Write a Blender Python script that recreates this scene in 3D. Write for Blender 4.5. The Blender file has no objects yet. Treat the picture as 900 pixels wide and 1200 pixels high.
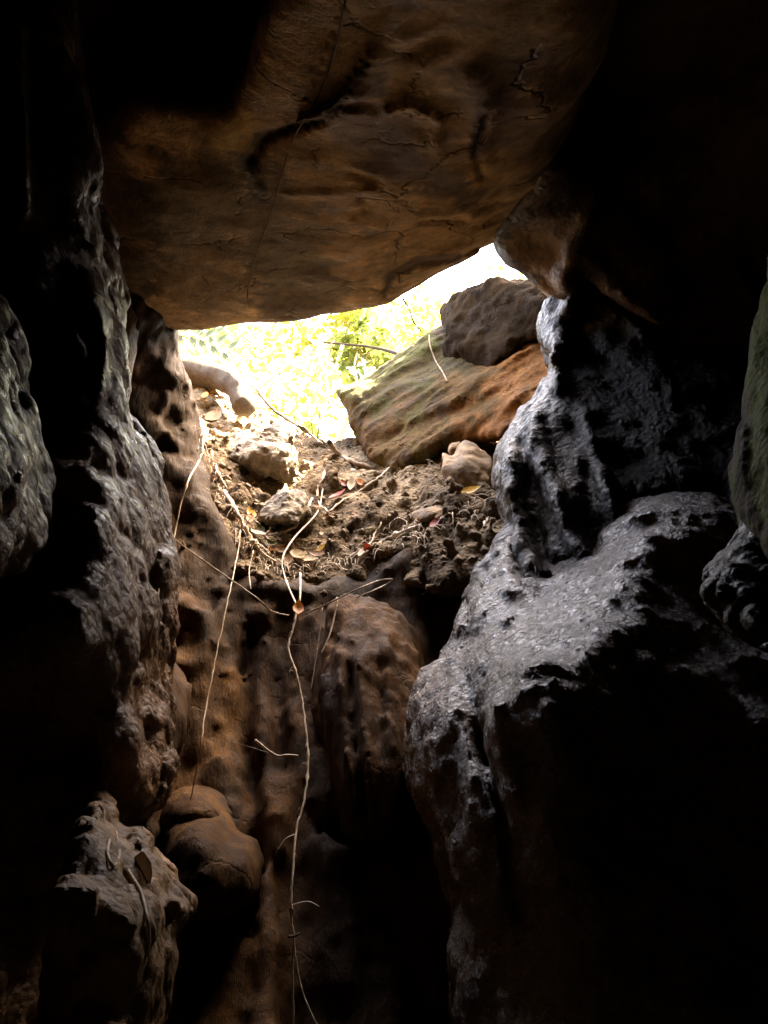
import bpy, math, random
import numpy as np
from mathutils import Vector, Matrix
from mathutils.bvhtree import BVHTree

# ------------------------------------------------------------------ camera, sky, sun, exposure
random.seed(7)
SC = bpy.context.scene
COL = SC.collection
F = 866.0                      # focal length in photo pixels (photo 900 x 1200)
PITCH = math.radians(37.0)
CAM = np.array([0.0, 0.0, 1.6])
cam_d = bpy.data.cameras.new('camera')
cam_d.sensor_fit = 'VERTICAL'
cam_d.angle = 2 * math.atan(600 / F)
cam_d.clip_start = 0.05
cam_d.clip_end = 2000
cam_o = bpy.data.objects.new('camera', cam_d)
COL.objects.link(cam_o)
cam_o.location = CAM
cam_o.rotation_euler = (math.pi / 2 + PITCH, 0, 0)
SC.camera = cam_o

SUN_EL, SUN_AZ = 57.0, 100.0   # degrees; azimuth clockwise from +Y
world = bpy.data.worlds.new('World')
SC.world = world
world.use_nodes = True
wn = world.node_tree.nodes
sky = wn.new('ShaderNodeTexSky')
sky.sky_type = 'NISHITA'
sky.sun_disc = False
sky.sun_elevation = math.radians(SUN_EL)
sky.dust_density = 3.0
sky.ozone_density = 0.6
sky.sun_rotation = math.radians(SUN_AZ)
bg = wn['Background']
world.node_tree.links.new(sky.outputs[0], bg.inputs[0])
bg.inputs[1].default_value = 0.15

sun_d = bpy.data.lights.new('sun', 'SUN')
sun_d.energy = 5.0
sun_d.angle = math.radians(0.5)
sun_d.color = (1.0, 0.93, 0.82)
sun_o = bpy.data.objects.new('sun', sun_d)
COL.objects.link(sun_o)
_el, _az = math.radians(SUN_EL), math.radians(SUN_AZ)
SUNV = Vector((math.sin(_az) * math.cos(_el), math.cos(_az) * math.cos(_el), math.sin(_el)))
sun_o.rotation_euler = SUNV.to_track_quat('Z', 'Y').to_euler()
sun_o.location = (0, 0, 40)

SC.view_settings.view_transform = 'Standard'
SC.view_settings.look = 'None'
SC.view_settings.gamma = 1.0
SC.view_settings.use_curve_mapping = False
SC.view_settings.exposure = 5.75
SC.view_settings.use_white_balance = True      # camera white balance set for the skylight in the shaft
SC.view_settings.white_balance_temperature = 10200
SC.view_settings.white_balance_tint = 16

cy = SC.cycles
cy.max_bounces = 7
cy.diffuse_bounces = 6
cy.glossy_bounces = 3
cy.transmission_bounces = 3
cy.transparent_max_bounces = 4
cy.use_denoising = True
cy.use_guiding = True
cy.guiding_training_samples = 48
cy.sample_clamp_indirect = 0.5
cy.use_adaptive_sampling = False
cy.caustics_reflective = False
cy.caustics_refractive = False

# ------------------------------------------------------------------ camera geometry helpers
cP, sP = math.cos(PITCH), math.sin(PITCH)
FWD = np.array([0, cP, sP]); RGT = np.array([1.0, 0, 0]); UPV = np.array([0, -sP, cP])

def ray(px, py):
    return FWD + (px - 450) / F * RGT + (600 - py) / F * UPV

def depth(px, py, val, mode='Y'):
    """axis depth of a pixel whose point lies at horizontal distance Y, sideways X, height Z or depth D"""
    r = ray(px, py)
    if mode == 'Y': return val / r[1]
    if mode == 'X': return val / r[0]
    if mode == 'Z': return val / r[2]
    return val

def pt(px, py, val, mode='Y'):
    return CAM + ray(px, py) * depth(px, py, val, mode)

# ------------------------------------------------------------------ noise (numpy)
_rng = np.random.RandomState(3)
_TAB = _rng.rand(64, 64, 64).astype(np.float32) * 2 - 1
_JIT = _rng.rand(32, 32, 32, 3).astype(np.float32)

_TF = _TAB.ravel()
def vnoise(p):
    i = np.floor(p).astype(np.int32)
    f = (p - i).astype(np.float32)
    f = f * f * (3 - 2 * f)
    x0, y0, z0 = (i[:, 0] & 63) << 12, (i[:, 1] & 63) << 6, i[:, 2] & 63
    x1, y1, z1 = ((i[:, 0] + 1) & 63) << 12, ((i[:, 1] + 1) & 63) << 6, (i[:, 2] + 1) & 63
    fx, fy, fz = f[:, 0], f[:, 1], f[:, 2]
    def lx(q):
        a = _TF.take(x0 + q); return a + (_TF.take(x1 + q) - a) * fx
    c = lx(y0 + z0); c += (lx(y1 + z0) - c) * fy
    d = lx(y0 + z1); d += (lx(y1 + z1) - d) * fy
    return c + (d - c) * fz

def fbm(p, octaves=3, gain=0.5):
    s = np.zeros(len(p), np.float32); a = 1.0
    for k in range(octaves):
        s += a * vnoise(p * (2.03 ** k) + 17.3 * k)
        a *= gain
    return s

def ridged(p, octaves=3):
    s = np.zeros(len(p), np.float32); a = 1.0
    for k in range(octaves):
        s += a * (1 - 2 * np.abs(vnoise(p * (2.1 ** k) + 9.1 * k)))
        a *= 0.5
    return s

def lumps(p):
    """rounded nodules: 1 at a nodule's centre, 0 in the creases"""
    i = np.floor(p - 0.5).astype(np.int32)
    f1 = np.full(len(p), 9.0, np.float32)
    for dx in (0, 1):
        for dy in (0, 1):
            for dz in (0, 1):
                c = i + np.array([dx, dy, dz])
                cc = c & 31
                q = c + (0.12 + 0.76 * _JIT[cc[:, 0], cc[:, 1], cc[:, 2]])
                f1 = np.minimum(f1, ((p - q) ** 2).sum(1))
    return np.sqrt(np.maximum(0, 1 - f1 * 0.9))

# ------------------------------------------------------------------ surface nets
def surface_nets(s, org, h):
    nx, ny, nz = s.shape
    ins = s < 0
    base = ins[:-1, :-1, :-1]
    mixed = np.zeros_like(base)
    for dx in (0, 1):
        for dy in (0, 1):
            for dz in (0, 1):
                mixed |= ins[dx:nx - 1 + dx, dy:ny - 1 + dy, dz:nz - 1 + dz] != base
    cells = np.argwhere(mixed)
    cid = np.full(mixed.shape, -1, np.int32)
    cid[mixed] = np.arange(len(cells))
    P = np.zeros((len(cells), 3), np.float32); N = np.zeros(len(cells), np.float32)
    corners = [(a, b, c) for a in (0, 1) for b in (0, 1) for c in (0, 1)]
    val = {}
    for c in corners:
        val[c] = s[cells[:, 0] + c[0], cells[:, 1] + c[1], cells[:, 2] + c[2]]
    for a in corners:
        for ax in range(3):
            if a[ax] == 0:
                b = list(a); b[ax] = 1; b = tuple(b)
                va, vb = val[a], val[b]
                m = (va < 0) != (vb < 0)
                den = np.where(np.abs(va - vb) < 1e-9, 1, va - vb)
                t = np.clip(va / den, 0, 1)
                q = np.empty((len(cells), 3), np.float32)
                q[:] = a
                q[:, ax] = t
                P[m] += q[m]; N[m] += 1
    V = (cells + P / N[:, None]) * h + org
    faces = []
    for ax in range(3):
        o1, o2 = [(1, 2), (2, 0), (0, 1)][ax]
        sl0 = [slice(None)] * 3; sl1 = [slice(None)] * 3
        sl0[ax] = slice(0, -1); sl1[ax] = slice(1, None)
        a = ins[tuple(sl0)]; b = ins[tuple(sl1)]
        e = np.argwhere(a != b)
        ok = (e[:, o1] > 0) & (e[:, o2] > 0) & (e[:, o1] < s.shape[o1] - 1) & (e[:, o2] < s.shape[o2] - 1)
        e = e[ok]
        flip = a[e[:, 0], e[:, 1], e[:, 2]]
        def at(d1, d2):
            g = e.copy(); g[:, o1] += d1; g[:, o2] += d2
            return cid[g[:, 0], g[:, 1], g[:, 2]]
        q = np.stack([at(-1, -1), at(0, -1), at(0, 0), at(-1, 0)], 1)
        q[~flip] = q[~flip][:, ::-1]
        faces.append(q)
    Fa = np.concatenate(faces)
    Fa = Fa[(Fa >= 0).all(1)]
    return V, Fa

def mesh_from(name, V, Fq, smooth=True):
    me = bpy.data.meshes.new(name)
    n = Fq.shape[1]
    me.vertices.add(len(V)); me.vertices.foreach_set('co', np.asarray(V, np.float32).ravel())
    me.loops.add(Fq.size); me.loops.foreach_set('vertex_index', Fq.astype(np.int32).ravel())
    me.polygons.add(len(Fq))
    me.polygons.foreach_set('loop_start', np.arange(0, Fq.size, n, dtype=np.int32))
    me.update(calc_edges=True)
    me.validate()
    if smooth:
        me.polygons.foreach_set('use_smooth', np.ones(len(me.polygons), bool))
    return me

def link(name, me, mat=None, parent=None, label=None, cat=None, group=None, kind=None):
    o = bpy.data.objects.new(name, me)
    COL.objects.link(o)
    if mat is not None and me is not None and not me.materials: me.materials.append(mat)
    if parent is not None: o.parent = parent
    if label: o['label'] = label
    if cat: o['category'] = cat
    if group: o['group'] = group
    if kind: o['kind'] = kind
    return o

def based(name, V, Fq, mat, subsurf=0, smooth=True, **kw):
    """object whose origin is the middle of the thing's base"""
    V = np.asarray(V, np.float64)
    lo, hi = V.min(0), V.max(0)
    c = np.array([(lo[0] + hi[0]) / 2, (lo[1] + hi[1]) / 2, lo[2]])
    o = link(name, mesh_from(name, V - c, Fq, smooth), mat, **kw)
    o.location = c
    if subsurf:
        m = o.modifiers.new('subdivision', 'SUBSURF')
        m.levels = 0; m.render_levels = subsurf
    return o

SURF = {}                       # surfaces that other things lie on
def remember(key, V, Fq):
    SURF[key] = BVHTree.FromPolygons([tuple(v) for v in V], [tuple(int(k) for k in f) for f in Fq])

def hit(px, py, keys):
    r = Vector(ray(px, py)).normalized(); best = None
    for k in keys:
        h = SURF[k].ray_cast(Vector(CAM), r)
        if h[0] is not None and (best is None or h[3] < best[3]): best = h
    return best

# ------------------------------------------------------------------ rocks
def seg_dist(X, Y, pts, closed=False):
    n = len(pts); d = np.full(X.shape, 1e9, np.float32)
    for k in range(n if closed else n - 1):
        (ax, ay), (bx, by) = pts[k][:2], pts[(k + 1) % n][:2]
        ux, uy = bx - ax, by - ay
        t = np.clip(((X - ax) * ux + (Y - ay) * uy) / max(ux * ux + uy * uy, 1e-6), 0, 1)
        d = np.minimum(d, np.hypot(X - ax - t * ux, Y - ay - t * uy))
    return d

def poly_sd(X, Y, pts):
    d = seg_dist(X, Y, pts, True)
    ins = np.zeros(X.shape, bool); n = len(pts)
    for k in range(n):
        (ax, ay), (bx, by) = pts[k], pts[(k + 1) % n]
        if ay == by: continue
        c = ((ay > Y) != (by > Y)) & (X < (bx - ax) * (Y - ay) / (by - ay) + ax)
        ins ^= c
    return np.where(ins, -d, d)

def tps(ctrl, X, Y):
    P = np.array([[c[0] / 200, c[1] / 200] for c in ctrl]); z = np.array([c[2] for c in ctrl])
    n = len(P)
    def U(r2): return np.where(r2 < 1e-12, 0, 0.5 * r2 * np.log(np.maximum(r2, 1e-12)))
    K = U(((P[:, None] - P[None]) ** 2).sum(2)) + 0.02 * np.eye(n)
    A = np.zeros((n + 3, n + 3)); A[:n, :n] = K; A[:n, n] = 1; A[:n, n + 1:] = P
    A[n, :n] = 1; A[n + 1:, :n] = P.T
    w = np.linalg.solve(A, np.concatenate([z, [0, 0, 0]]))
    x, y = X / 200, Y / 200
    out = w[n] + w[n + 1] * x + w[n + 2] * y
    for k in range(n): out = out + w[k] * U((x - P[k, 0]) ** 2 + (y - P[k, 1]) ** 2)
    return np.clip(out, z.min() * 0.8, z.max() * 1.25)

def smax(a, b, k):
    h = np.maximum(k - np.abs(a - b), 0) / k
    return np.maximum(a, b) + h * h * k * 0.25

def rock_mesh(outline, ctrl, thick, k=0.3, voxel=0.03, noise=(), strokes=(), cuts=(), step=5, facets=None):
    """closed rock solid: traced outline at its own distance, front relief from control points, real thickness"""
    ox = [p[0] for p in outline]; oy = [p[1] for p in outline]
    gx = np.arange(min(ox) - 40, max(ox) + 41, step, dtype=np.float32)
    gy = np.arange(min(oy) - 40, max(oy) + 41, step, dtype=np.float32)
    X, Y = np.meshgrid(gx, gy)
    d2 = poly_sd(X, Y, outline).astype(np.float32)
    cc = [(c[0], c[1], depth(*c)) for c in ctrl]
    Df = tps(cc, X, Y).astype(np.float32)
    for st in strokes:
        pts, w, amp = st[:3]
        d = seg_dist(X, Y, pts)
        if len(st) > 3 and st[3] == 'dome':
            Df -= amp * np.sqrt(np.maximum(0, 1 - (d / w) ** 2))
        else:
            Df -= amp * np.exp(-(d / w) ** 2)
    gyv, gxv = np.gradient(Df, step)
    sl = np.sqrt(1 + (gxv ** 2 + gyv ** 2) * (F / Df) ** 2).astype(np.float32)
    near = d2 < 12
    # tighten: true points of front and back
    m = near
    R = FWD + ((X[m] - 450) / F)[:, None] * RGT + ((600 - Y[m]) / F)[:, None] * UPV
    allp = np.concatenate([CAM + R * Df[m][:, None], CAM + R * (Df[m] + thick)[:, None]])
    lo = allp.min(0) - 3 * voxel; hi = allp.max(0) + 3 * voxel
    n = np.ceil((hi - lo) / voxel).astype(int) + 1
    cuts = list(cuts)
    if facets:                   # broken planes, as on chipped blocks
        fr = np.random.RandomState(facets[2]); mi = d2 < -2
        Ri = FWD + ((X[mi] - 450) / F)[:, None] * RGT + ((600 - Y[mi]) / F)[:, None] * UPV
        fp = np.concatenate([CAM + Ri * Df[mi][:, None], CAM + Ri * (Df[mi] + thick * 0.6)[:, None]]); fc = fp.mean(0)
        for _ in range(facets[0]):
            v = fr.randn(3); v[1] -= 0.6; v /= np.linalg.norm(v)
            cuts.append((fc + v * np.percentile((fp - fc) @ v, 100 * (facets[1] + (1 - facets[1]) * fr.rand() * 0.7)), v))
    ax = [(lo[q] + np.arange(n[q]) * voxel).astype(np.float32) for q in range(3)]
    amp = sum(abs(nz[1]) for nz in noise) * 1.6 + 2 * voxel
    def ev(P, with_noise=True):
        ry = P[:, 1] - float(CAM[1]); rz = P[:, 2] - float(CAM[2])
        D = ry * cP + rz * sP
        Dc = np.maximum(D, 0.05)
        px = 450 + F * (P[:, 0] - float(CAM[0])) / Dc
        py = 600 - F * (-ry * sP + rz * cP) / Dc
        u = np.clip((px - gx[0]) / step, 0, len(gx) - 1.001); v = np.clip((py - gy[0]) / step, 0, len(gy) - 1.001)
        iu = u.astype(np.int32); iv = v.astype(np.int32); fu = (u - iu).astype(np.float32); fv = (v - iv).astype(np.float32)
        w00 = (1 - fu) * (1 - fv); w10 = fu * (1 - fv); w01 = (1 - fu) * fv; w11 = fu * fv
        def look(A):
            return A[iv, iu] * w00 + A[iv, iu + 1] * w10 + A[iv + 1, iu] * w01 + A[iv + 1, iu + 1] * w11
        df = look(Df)
        s = smax(smax(look(d2) * Dc / F, (df - D) / look(sl), k), D - df - thick, k)
        for cp, cn in cuts:
            s = smax(s, (P - np.array(cp, np.float32)) @ np.array(cn, np.float32), k if not facets else 0.04)
        s[D < 0.1] = 1.0
        if not with_noise or not noise: return s
        band = np.abs(s) < amp
        P = P[band]
        dv = np.zeros(len(P), np.float32)
        for nz in noise:
            sc = np.array(nz[0] if not np.isscalar(nz[0]) else [nz[0]] * 3, np.float32)
            kind = nz[2] if len(nz) > 2 else 'fbm'
            if len(nz) > 3:          # bedding planes tipped about the Y axis
                ca, sa = math.cos(nz[3]), math.sin(nz[3])
                q = np.stack([P[:, 0] * ca + P[:, 2] * sa, P[:, 1], -P[:, 0] * sa + P[:, 2] * ca], 1) * sc
            else: q = P * sc
            if kind == 'lumps':
                w = np.stack([vnoise(q * 0.7 + 5), vnoise(q * 0.7 + 31), vnoise(q * 0.7 + 77)], 1) * 0.35
                dv -= nz[1] * (lumps(q + w) - 0.68)
            elif kind == 'ridge': dv -= nz[1] * ridged(q)
            elif kind == 'billow': dv -= nz[1] * (np.abs(fbm(q, 3)) * 2 - 0.6)
            else: dv -= nz[1] * fbm(q, 3)
        s[band] += dv
        return s
    lo = lo.astype(np.float32)
    Bk = 6
    nb = np.ceil(n / Bk).astype(int)
    n = nb * Bk
    bi = np.argwhere(np.ones(nb, bool))
    sb = ev((lo + (bi * Bk + (Bk - 1) / 2) * voxel).astype(np.float32), False)
    S = np.empty((nb[0], nb[1], nb[2], Bk, Bk, Bk), np.float32)
    S[:] = sb.reshape(nb)[..., None, None, None]
    act = np.abs(sb) < (Bk * voxel * 0.87 * 1.6 + amp)
    off = np.argwhere(np.ones((Bk, Bk, Bk), bool))
    ab = bi[act]
    for c0 in range(0, len(ab), 1500):
        cb = ab[c0:c0 + 1500]
        P = (lo + (cb[:, None] * Bk + off[None]) * voxel).astype(np.float32).reshape(-1, 3)
        S[cb[:, 0], cb[:, 1], cb[:, 2]] = ev(P).reshape(-1, Bk, Bk, Bk)
    s = S.transpose(0, 3, 1, 4, 2, 5).reshape(n)
    for a in range(3):           # keep the solid closed at the grid border
        sl_ = [slice(None)] * 3; sl_[a] = 0; s[tuple(sl_)] = 1
        sl_[a] = -1; s[tuple(sl_)] = 1
    V, Fq = surface_nets(s, lo, voxel)
    return V, Fq

# ------------------------------------------------------------------ materials
def new_mat(name):
    m = bpy.data.materials.new(name); m.use_nodes = True
    nt = m.node_tree
    return m, nt, nt.nodes, nt.links, nt.nodes['Principled BSDF']

def ramp(N, stops, interp='LINEAR'):
    r = N.new('ShaderNodeValToRGB'); r.color_ramp.interpolation = interp
    el = r.color_ramp.elements
    while len(el) < len(stops): el.new(0.5)
    for e, (p, c) in zip(el, stops):
        e.position = p; e.color = (*c, 1) if len(c) == 3 else c
    return r

def tex(N, L, co, scale, detail=6, rough=0.6, kind='noise', vec=None, distort=0.0):
    if kind == 'noise':
        t = N.new('ShaderNodeTexNoise'); t.inputs['Detail'].default_value = detail; t.inputs['Roughness'].default_value = rough
        t.inputs['Distortion'].default_value = distort
    else:
        t = N.new('ShaderNodeTexVoronoi'); t.feature = kind
    t.inputs['Scale'].default_value = scale
    if vec:
        mp = N.new('ShaderNodeMapping'); mp.inputs['Scale'].default_value = vec
        L.new(co, mp.inputs['Vector']); co = mp.outputs[0]
    L.new(co, t.inputs['Vector'])
    return t

def mixc(N, L, fac, a, b, blend='MIX'):
    m = N.new('ShaderNodeMix'); m.data_type = 'RGBA'; m.blend_type = blend
    for sock, v in ((m.inputs[0], fac), (m.inputs[6], a), (m.inputs[7], b)):
        if hasattr(v, 'is_output'): L.new(v, sock)
        elif isinstance(v, (int, float)): sock.default_value = v
        else: sock.default_value = (*v, 1)
    return m.outputs[2]

def math_(N, L, op, a, b=0.0):
    m = N.new('ShaderNodeMath'); m.operation = op
    for s, v in ((m.inputs[0], a), (m.inputs[1], b)):
        if hasattr(v, 'is_output'): L.new(v, s)
        else: s.default_value = v
    return m.outputs[0]

PAL = {}
def rock_mat(key, name, c1, c2, c3, stain=(0.03, 0.024, 0.02), stain_amt=0.5, moss=0.0, moss_col=(0.07, 0.085, 0.02), rough=(0.3, 0.6), stretch=(1, 1, 1), warm=None,
             spec=0.5, bump=0.02, fine=20, freq=1.0, seed=0.0, pits=0.0, pit_scale=22, coat=0.0, cracks=0.0, crack_scale=0.9):
    """broad colours on the mesh as an attribute (see paint_rock); grain, gloss and fine relief are nodes"""
    PAL[key] = dict(c1=c1, c2=c2, c3=c3, stain=stain, stain_amt=stain_amt, moss=moss, moss_col=moss_col, warm=warm, stretch=stretch, freq=freq, seed=seed)
    m, nt, N, L, B = new_mat(name)
    tc = N.new('ShaderNodeTexCoord'); co = tc.outputs['Object']
    at = N.new('ShaderNodeAttribute'); at.attribute_name = 'Col'
    n3 = tex(N, L, co, fine, 6, 0.68, vec=stretch)
    r3 = ramp(N, [(0.28, (0.5, 0.48, 0.46)), (0.5, (0.95, 0.95, 0.95)), (0.72, (1.4, 1.4, 1.38))]); L.new(n3.outputs[0], r3.inputs[0])
    col = mixc(N, L, 1.0, at.outputs['Color'], r3.outputs[0], 'MULTIPLY')
    ck = None
    if cracks > 0:               # thin wandering fractures
        nw = tex(N, L, co, 2.2, 4, 0.6)
        wv = N.new('ShaderNodeVectorMath'); wv.operation = 'MULTIPLY_ADD'
        L.new(nw.outputs['Color'], wv.inputs[0]); wv.inputs[1].default_value = (0.5, 0.5, 0.5); L.new(co, wv.inputs[2])
        ve = tex(N, L, wv.outputs[0], crack_scale, kind='DISTANCE_TO_EDGE')
        mr = N.new('ShaderNodeMapRange'); mr.inputs['From Max'].default_value = 0.022; mr.inputs['To Min'].default_value = 1.0; mr.inputs['To Max'].default_value = 0.0
        L.new(ve.outputs['Distance'], mr.inputs['Value'])
        gate = ramp(N, [(0.46, (0, 0, 0)), (0.56, (1, 1, 1))]); L.new(nw.outputs[0], gate.inputs[0])
        ck = math_(N, L, 'MULTIPLY', math_(N, L, 'MULTIPLY', mr.outputs[0], gate.outputs[0]), cracks)
        col = mixc(N, L, math_(N, L, 'MULTIPLY', ck, 0.5), col, (0.03, 0.022, 0.016))
    L.new(col, B.inputs['Base Color'])
    rr = N.new('ShaderNodeMapRange'); rr.inputs['From Min'].default_value = 0.35; rr.inputs['From Max'].default_value = 0.65
    rr.inputs['To Min'].default_value = rough[0]; rr.inputs['To Max'].default_value = rough[1]
    L.new(n3.outputs[0], rr.inputs['Value']); L.new(rr.outputs[0], B.inputs['Roughness'])
    B.inputs['Specular IOR Level'].default_value = spec
    if coat:
        B.inputs['Coat Weight'].default_value = coat; B.inputs['Coat Roughness'].default_value = 0.25
    h = n3.outputs[0]
    if pits > 0:
        vo = tex(N, L, co, pit_scale, kind='F1', vec=stretch)
        h = math_(N, L, 'SUBTRACT', h, math_(N, L, 'MULTIPLY', vo.outputs['Distance'], pits))
    if ck is not None: h = math_(N, L, 'SUBTRACT', h, math_(N, L, 'MULTIPLY', ck, 0.7))
    bp = N.new('ShaderNodeBump'); bp.inputs['Distance'].default_value = bump; bp.inputs['Strength'].default_value = 1.0
    L.new(h, bp.inputs['Height']); L.new(bp.outputs[0], B.inputs['Normal'])
    if coat: L.new(bp.outputs[0], B.inputs['Coat Normal'])
    M[key] = m
    return m

def sstep(a, b, x):
    t = np.clip((x - a) / (b - a), 0, 1); return t * t * (3 - 2 * t)

def paint_rock(o, V, key, paint=()):
    """procedural rock colour per vertex (mineral bands, stains, moss, painted light and shade) in world space"""
    p = PAL[key]; n = len(V)
    W = np.asarray(V, np.float32)
    q = W * np.array(p['stretch'], np.float32) * p['freq'] + p['seed']
    wr = np.stack([vnoise(q * 1.3 + 3), vnoise(q * 1.3 + 41), vnoise(q * 1.3 + 87)], 1) * 0.5
    a = fbm(q * 1.2 + wr, 5, 0.6)
    t = sstep(-0.9, 0.9, a)[:, None]
    c1, c2, c3 = (np.array(p[k], np.float32) for k in ('c1', 'c2', 'c3'))
    C = np.where(t < 0.5, c1 + (c2 - c1) * t * 2, c2 + (c3 - c2) * (t * 2 - 1))
    C = C * (1 + 0.35 * fbm(q * 5 + 9, 3, 0.6))[:, None].clip(0.4, 1.7)
    def mix(C, c, m): return C + (np.array(c, np.float32) - C) * m[:, None]
    if p['warm'] is not None: C = mix(C, p['warm'], 0.8 * sstep(0.0, 0.5, fbm(q * 0.9 + 21, 4, 0.6)))
    if p['stain_amt']: C = mix(C, p['stain'], p['stain_amt'] * sstep(0.1, 0.55, fbm(q * 1.9 + wr * 2 + 55, 5, 0.62)))
    if p['moss']:
        C = mix(C, np.array(p['moss_col']), 0.85 * sstep(0.55 - p['moss'], 0.95 - p['moss'], fbm(W * 2.7 + 13, 5, 0.65)))
    if paint:  # traced strokes: rock colour, plus some light and shade put into it
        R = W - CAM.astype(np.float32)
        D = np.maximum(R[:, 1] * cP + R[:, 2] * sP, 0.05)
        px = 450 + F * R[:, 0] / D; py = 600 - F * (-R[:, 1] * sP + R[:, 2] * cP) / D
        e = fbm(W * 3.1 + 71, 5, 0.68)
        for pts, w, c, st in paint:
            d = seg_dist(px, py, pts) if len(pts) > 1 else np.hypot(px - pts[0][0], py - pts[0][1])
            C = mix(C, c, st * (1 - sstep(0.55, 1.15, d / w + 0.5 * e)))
    A = np.ones((n, 4), np.float32); A[:, :3] = C.clip(0.002, 0.9)
    at = o.data.attributes.new('Col', 'FLOAT_COLOR', 'POINT')
    at.data.foreach_set('color', A.ravel())

M = {}
rock_mat('ceiling', 'ceiling_rock', (0.48, 0.34, 0.205), (0.64, 0.46, 0.275), (0.74, 0.54, 0.325), stain=(0.26, 0.205, 0.145), stain_amt=0.45, rough=(0.6, 0.8), spec=0.2, seed=4.2, bump=0.03, fine=10, cracks=0.8, crack_scale=1.3)
rock_mat('flow', 'wet_flowstone', (0.07, 0.035, 0.015), (0.12, 0.063, 0.028), (0.19, 0.102, 0.047), stain_amt=0.35, rough=(0.1, 0.6), stretch=(1.2, 0.6, 1.2), spec=0.3, bump=0.03, fine=22, pits=0.55, pit_scale=26)
rock_mat('dark', 'shade_darkened_rock', (0.03, 0.02, 0.013), (0.05, 0.033, 0.022), (0.085, 0.056, 0.036), stain_amt=0.4, rough=(0.5, 0.7), spec=0.25, seed=2.7, bump=0.03, fine=14, pits=0.4, pit_scale=20)  # base colour darkened to stand in for shade at the upper right
rock_mat('boulder', 'wet_boulder', (0.055, 0.032, 0.017), (0.095, 0.057, 0.03), (0.145, 0.088, 0.048), stain_amt=0.3, rough=(0.12, 0.45), spec=0.8, seed=2.0, bump=0.03, fine=26, pits=0.3, pit_scale=44)
rock_mat('buttress', 'rough_buttress', (0.03, 0.016, 0.007), (0.052, 0.029, 0.013), (0.085, 0.048, 0.023), stain_amt=0.4, rough=(0.2, 0.55), spec=0.22, seed=3.4, bump=0.035, fine=16, pits=0.4, pit_scale=22)
rock_mat('outcrop', 'pale_outcrop', (0.16, 0.09, 0.04), (0.25, 0.147, 0.068), (0.34, 0.21, 0.105), stain_amt=0.35, rough=(0.3, 0.65), spec=0.3, freq=2, seed=2.5, bump=0.015, fine=30, pits=0.4, pit_scale=38)
rock_mat('wall', 'brown_wall', (0.036, 0.016, 0.005), (0.064, 0.03, 0.010), (0.108, 0.053, 0.019), stain_amt=0.5, rough=(0.6, 0.85), stretch=(1.3, 1.3, 0.4), spec=0.12, seed=1.0, bump=0.03, fine=11, cracks=0.2, crack_scale=1.2)
rock_mat('slab', 'bedded_slab', (0.03, 0.018, 0.008), (0.055, 0.031, 0.013), (0.09, 0.048, 0.018), stain_amt=0.5, moss=0.2, moss_col=(0.05, 0.046, 0.015), rough=(0.8, 0.95), spec=0.1, seed=6.0, bump=0.03, fine=14, cracks=0.8, crack_scale=1.1)
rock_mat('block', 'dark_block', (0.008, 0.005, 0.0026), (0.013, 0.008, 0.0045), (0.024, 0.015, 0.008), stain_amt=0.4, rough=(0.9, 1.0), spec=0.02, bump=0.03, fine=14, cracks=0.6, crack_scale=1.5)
rock_mat('mossy', 'mossy_rock', (0.045, 0.03, 0.017), (0.075, 0.053, 0.03), (0.11, 0.08, 0.047), stain_amt=0.3, moss=0.6, moss_col=(0.07, 0.095, 0.025), rough=(0.7, 0.9), spec=0.15, bump=0.02, fine=32, pits=0.5, pit_scale=34)
rock_mat('soil', 'crumbly_soil', (0.078, 0.055, 0.034), (0.148, 0.108, 0.069), (0.23, 0.178, 0.118), stain_amt=0.35, rough=(0.85, 0.97), spec=0.12, freq=1.6, seed=3.0, bump=0.04, fine=18, pits=0.6, pit_scale=24)
rock_mat('stone', 'pale_stone', (0.14, 0.09, 0.05), (0.21, 0.145, 0.083), (0.28, 0.2, 0.124), stain_amt=0.25, rough=(0.65, 0.85), spec=0.2, freq=2.0, seed=8.0, bump=0.02, fine=16)
rock_mat('grey_stone', 'grey_stone', (0.11, 0.09, 0.066), (0.20, 0.168, 0.128), (0.30, 0.26, 0.205), stain_amt=0.35, rough=(0.6, 0.85), spec=0.2, freq=1.6, seed=5.0, bump=0.03, fine=16, pits=0.3)
rock_mat('cave', 'cave_rock', (0.06, 0.037, 0.022), (0.10, 0.06, 0.034), (0.15, 0.09, 0.05), stain_amt=0.5, rough=(0.5, 0.75), spec=0.3, bump=0.05, fine=6)

def plain_mat(name, c, rough=0.6, var=0.25, scale=8, trans=0.0, spec=0.4):
    m, nt, N, L, B = new_mat(name)
    tc = N.new('ShaderNodeTexCoord')
    n = tex(N, L, tc.outputs['Object'], scale, 5, 0.6)
    r = ramp(N, [(0.3, tuple(x * (1 - var) for x in c)), (0.7, tuple(x * (1 + var) for x in c))]); L.new(n.outputs[0], r.inputs[0])
    L.new(r.outputs[0], B.inputs['Base Color'])
    B.inputs['Roughness'].default_value = rough; B.inputs['Specular IOR Level'].default_value = spec
    if trans > 0:
        t = N.new('ShaderNodeBsdfTranslucent'); L.new(r.outputs[0], t.inputs['Color'])
        mx = N.new('ShaderNodeMixShader'); mx.inputs[0].default_value = trans
        L.new(B.outputs[0], mx.inputs[1]); L.new(t.outputs[0], mx.inputs[2]); L.new(mx.outputs[0], N['Material Output'].inputs['Surface'])
    else:
        bp = N.new('ShaderNodeBump'); bp.inputs['Distance'].default_value = 0.004; bp.inputs['Strength'].default_value = 0.7
        L.new(n.outputs[0], bp.inputs['Height']); L.new(bp.outputs[0], B.inputs['Normal'])
    return m
M['root'] = plain_mat('root_bark', (0.52, 0.43, 0.33), 0.6, 0.3, 25)
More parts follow.
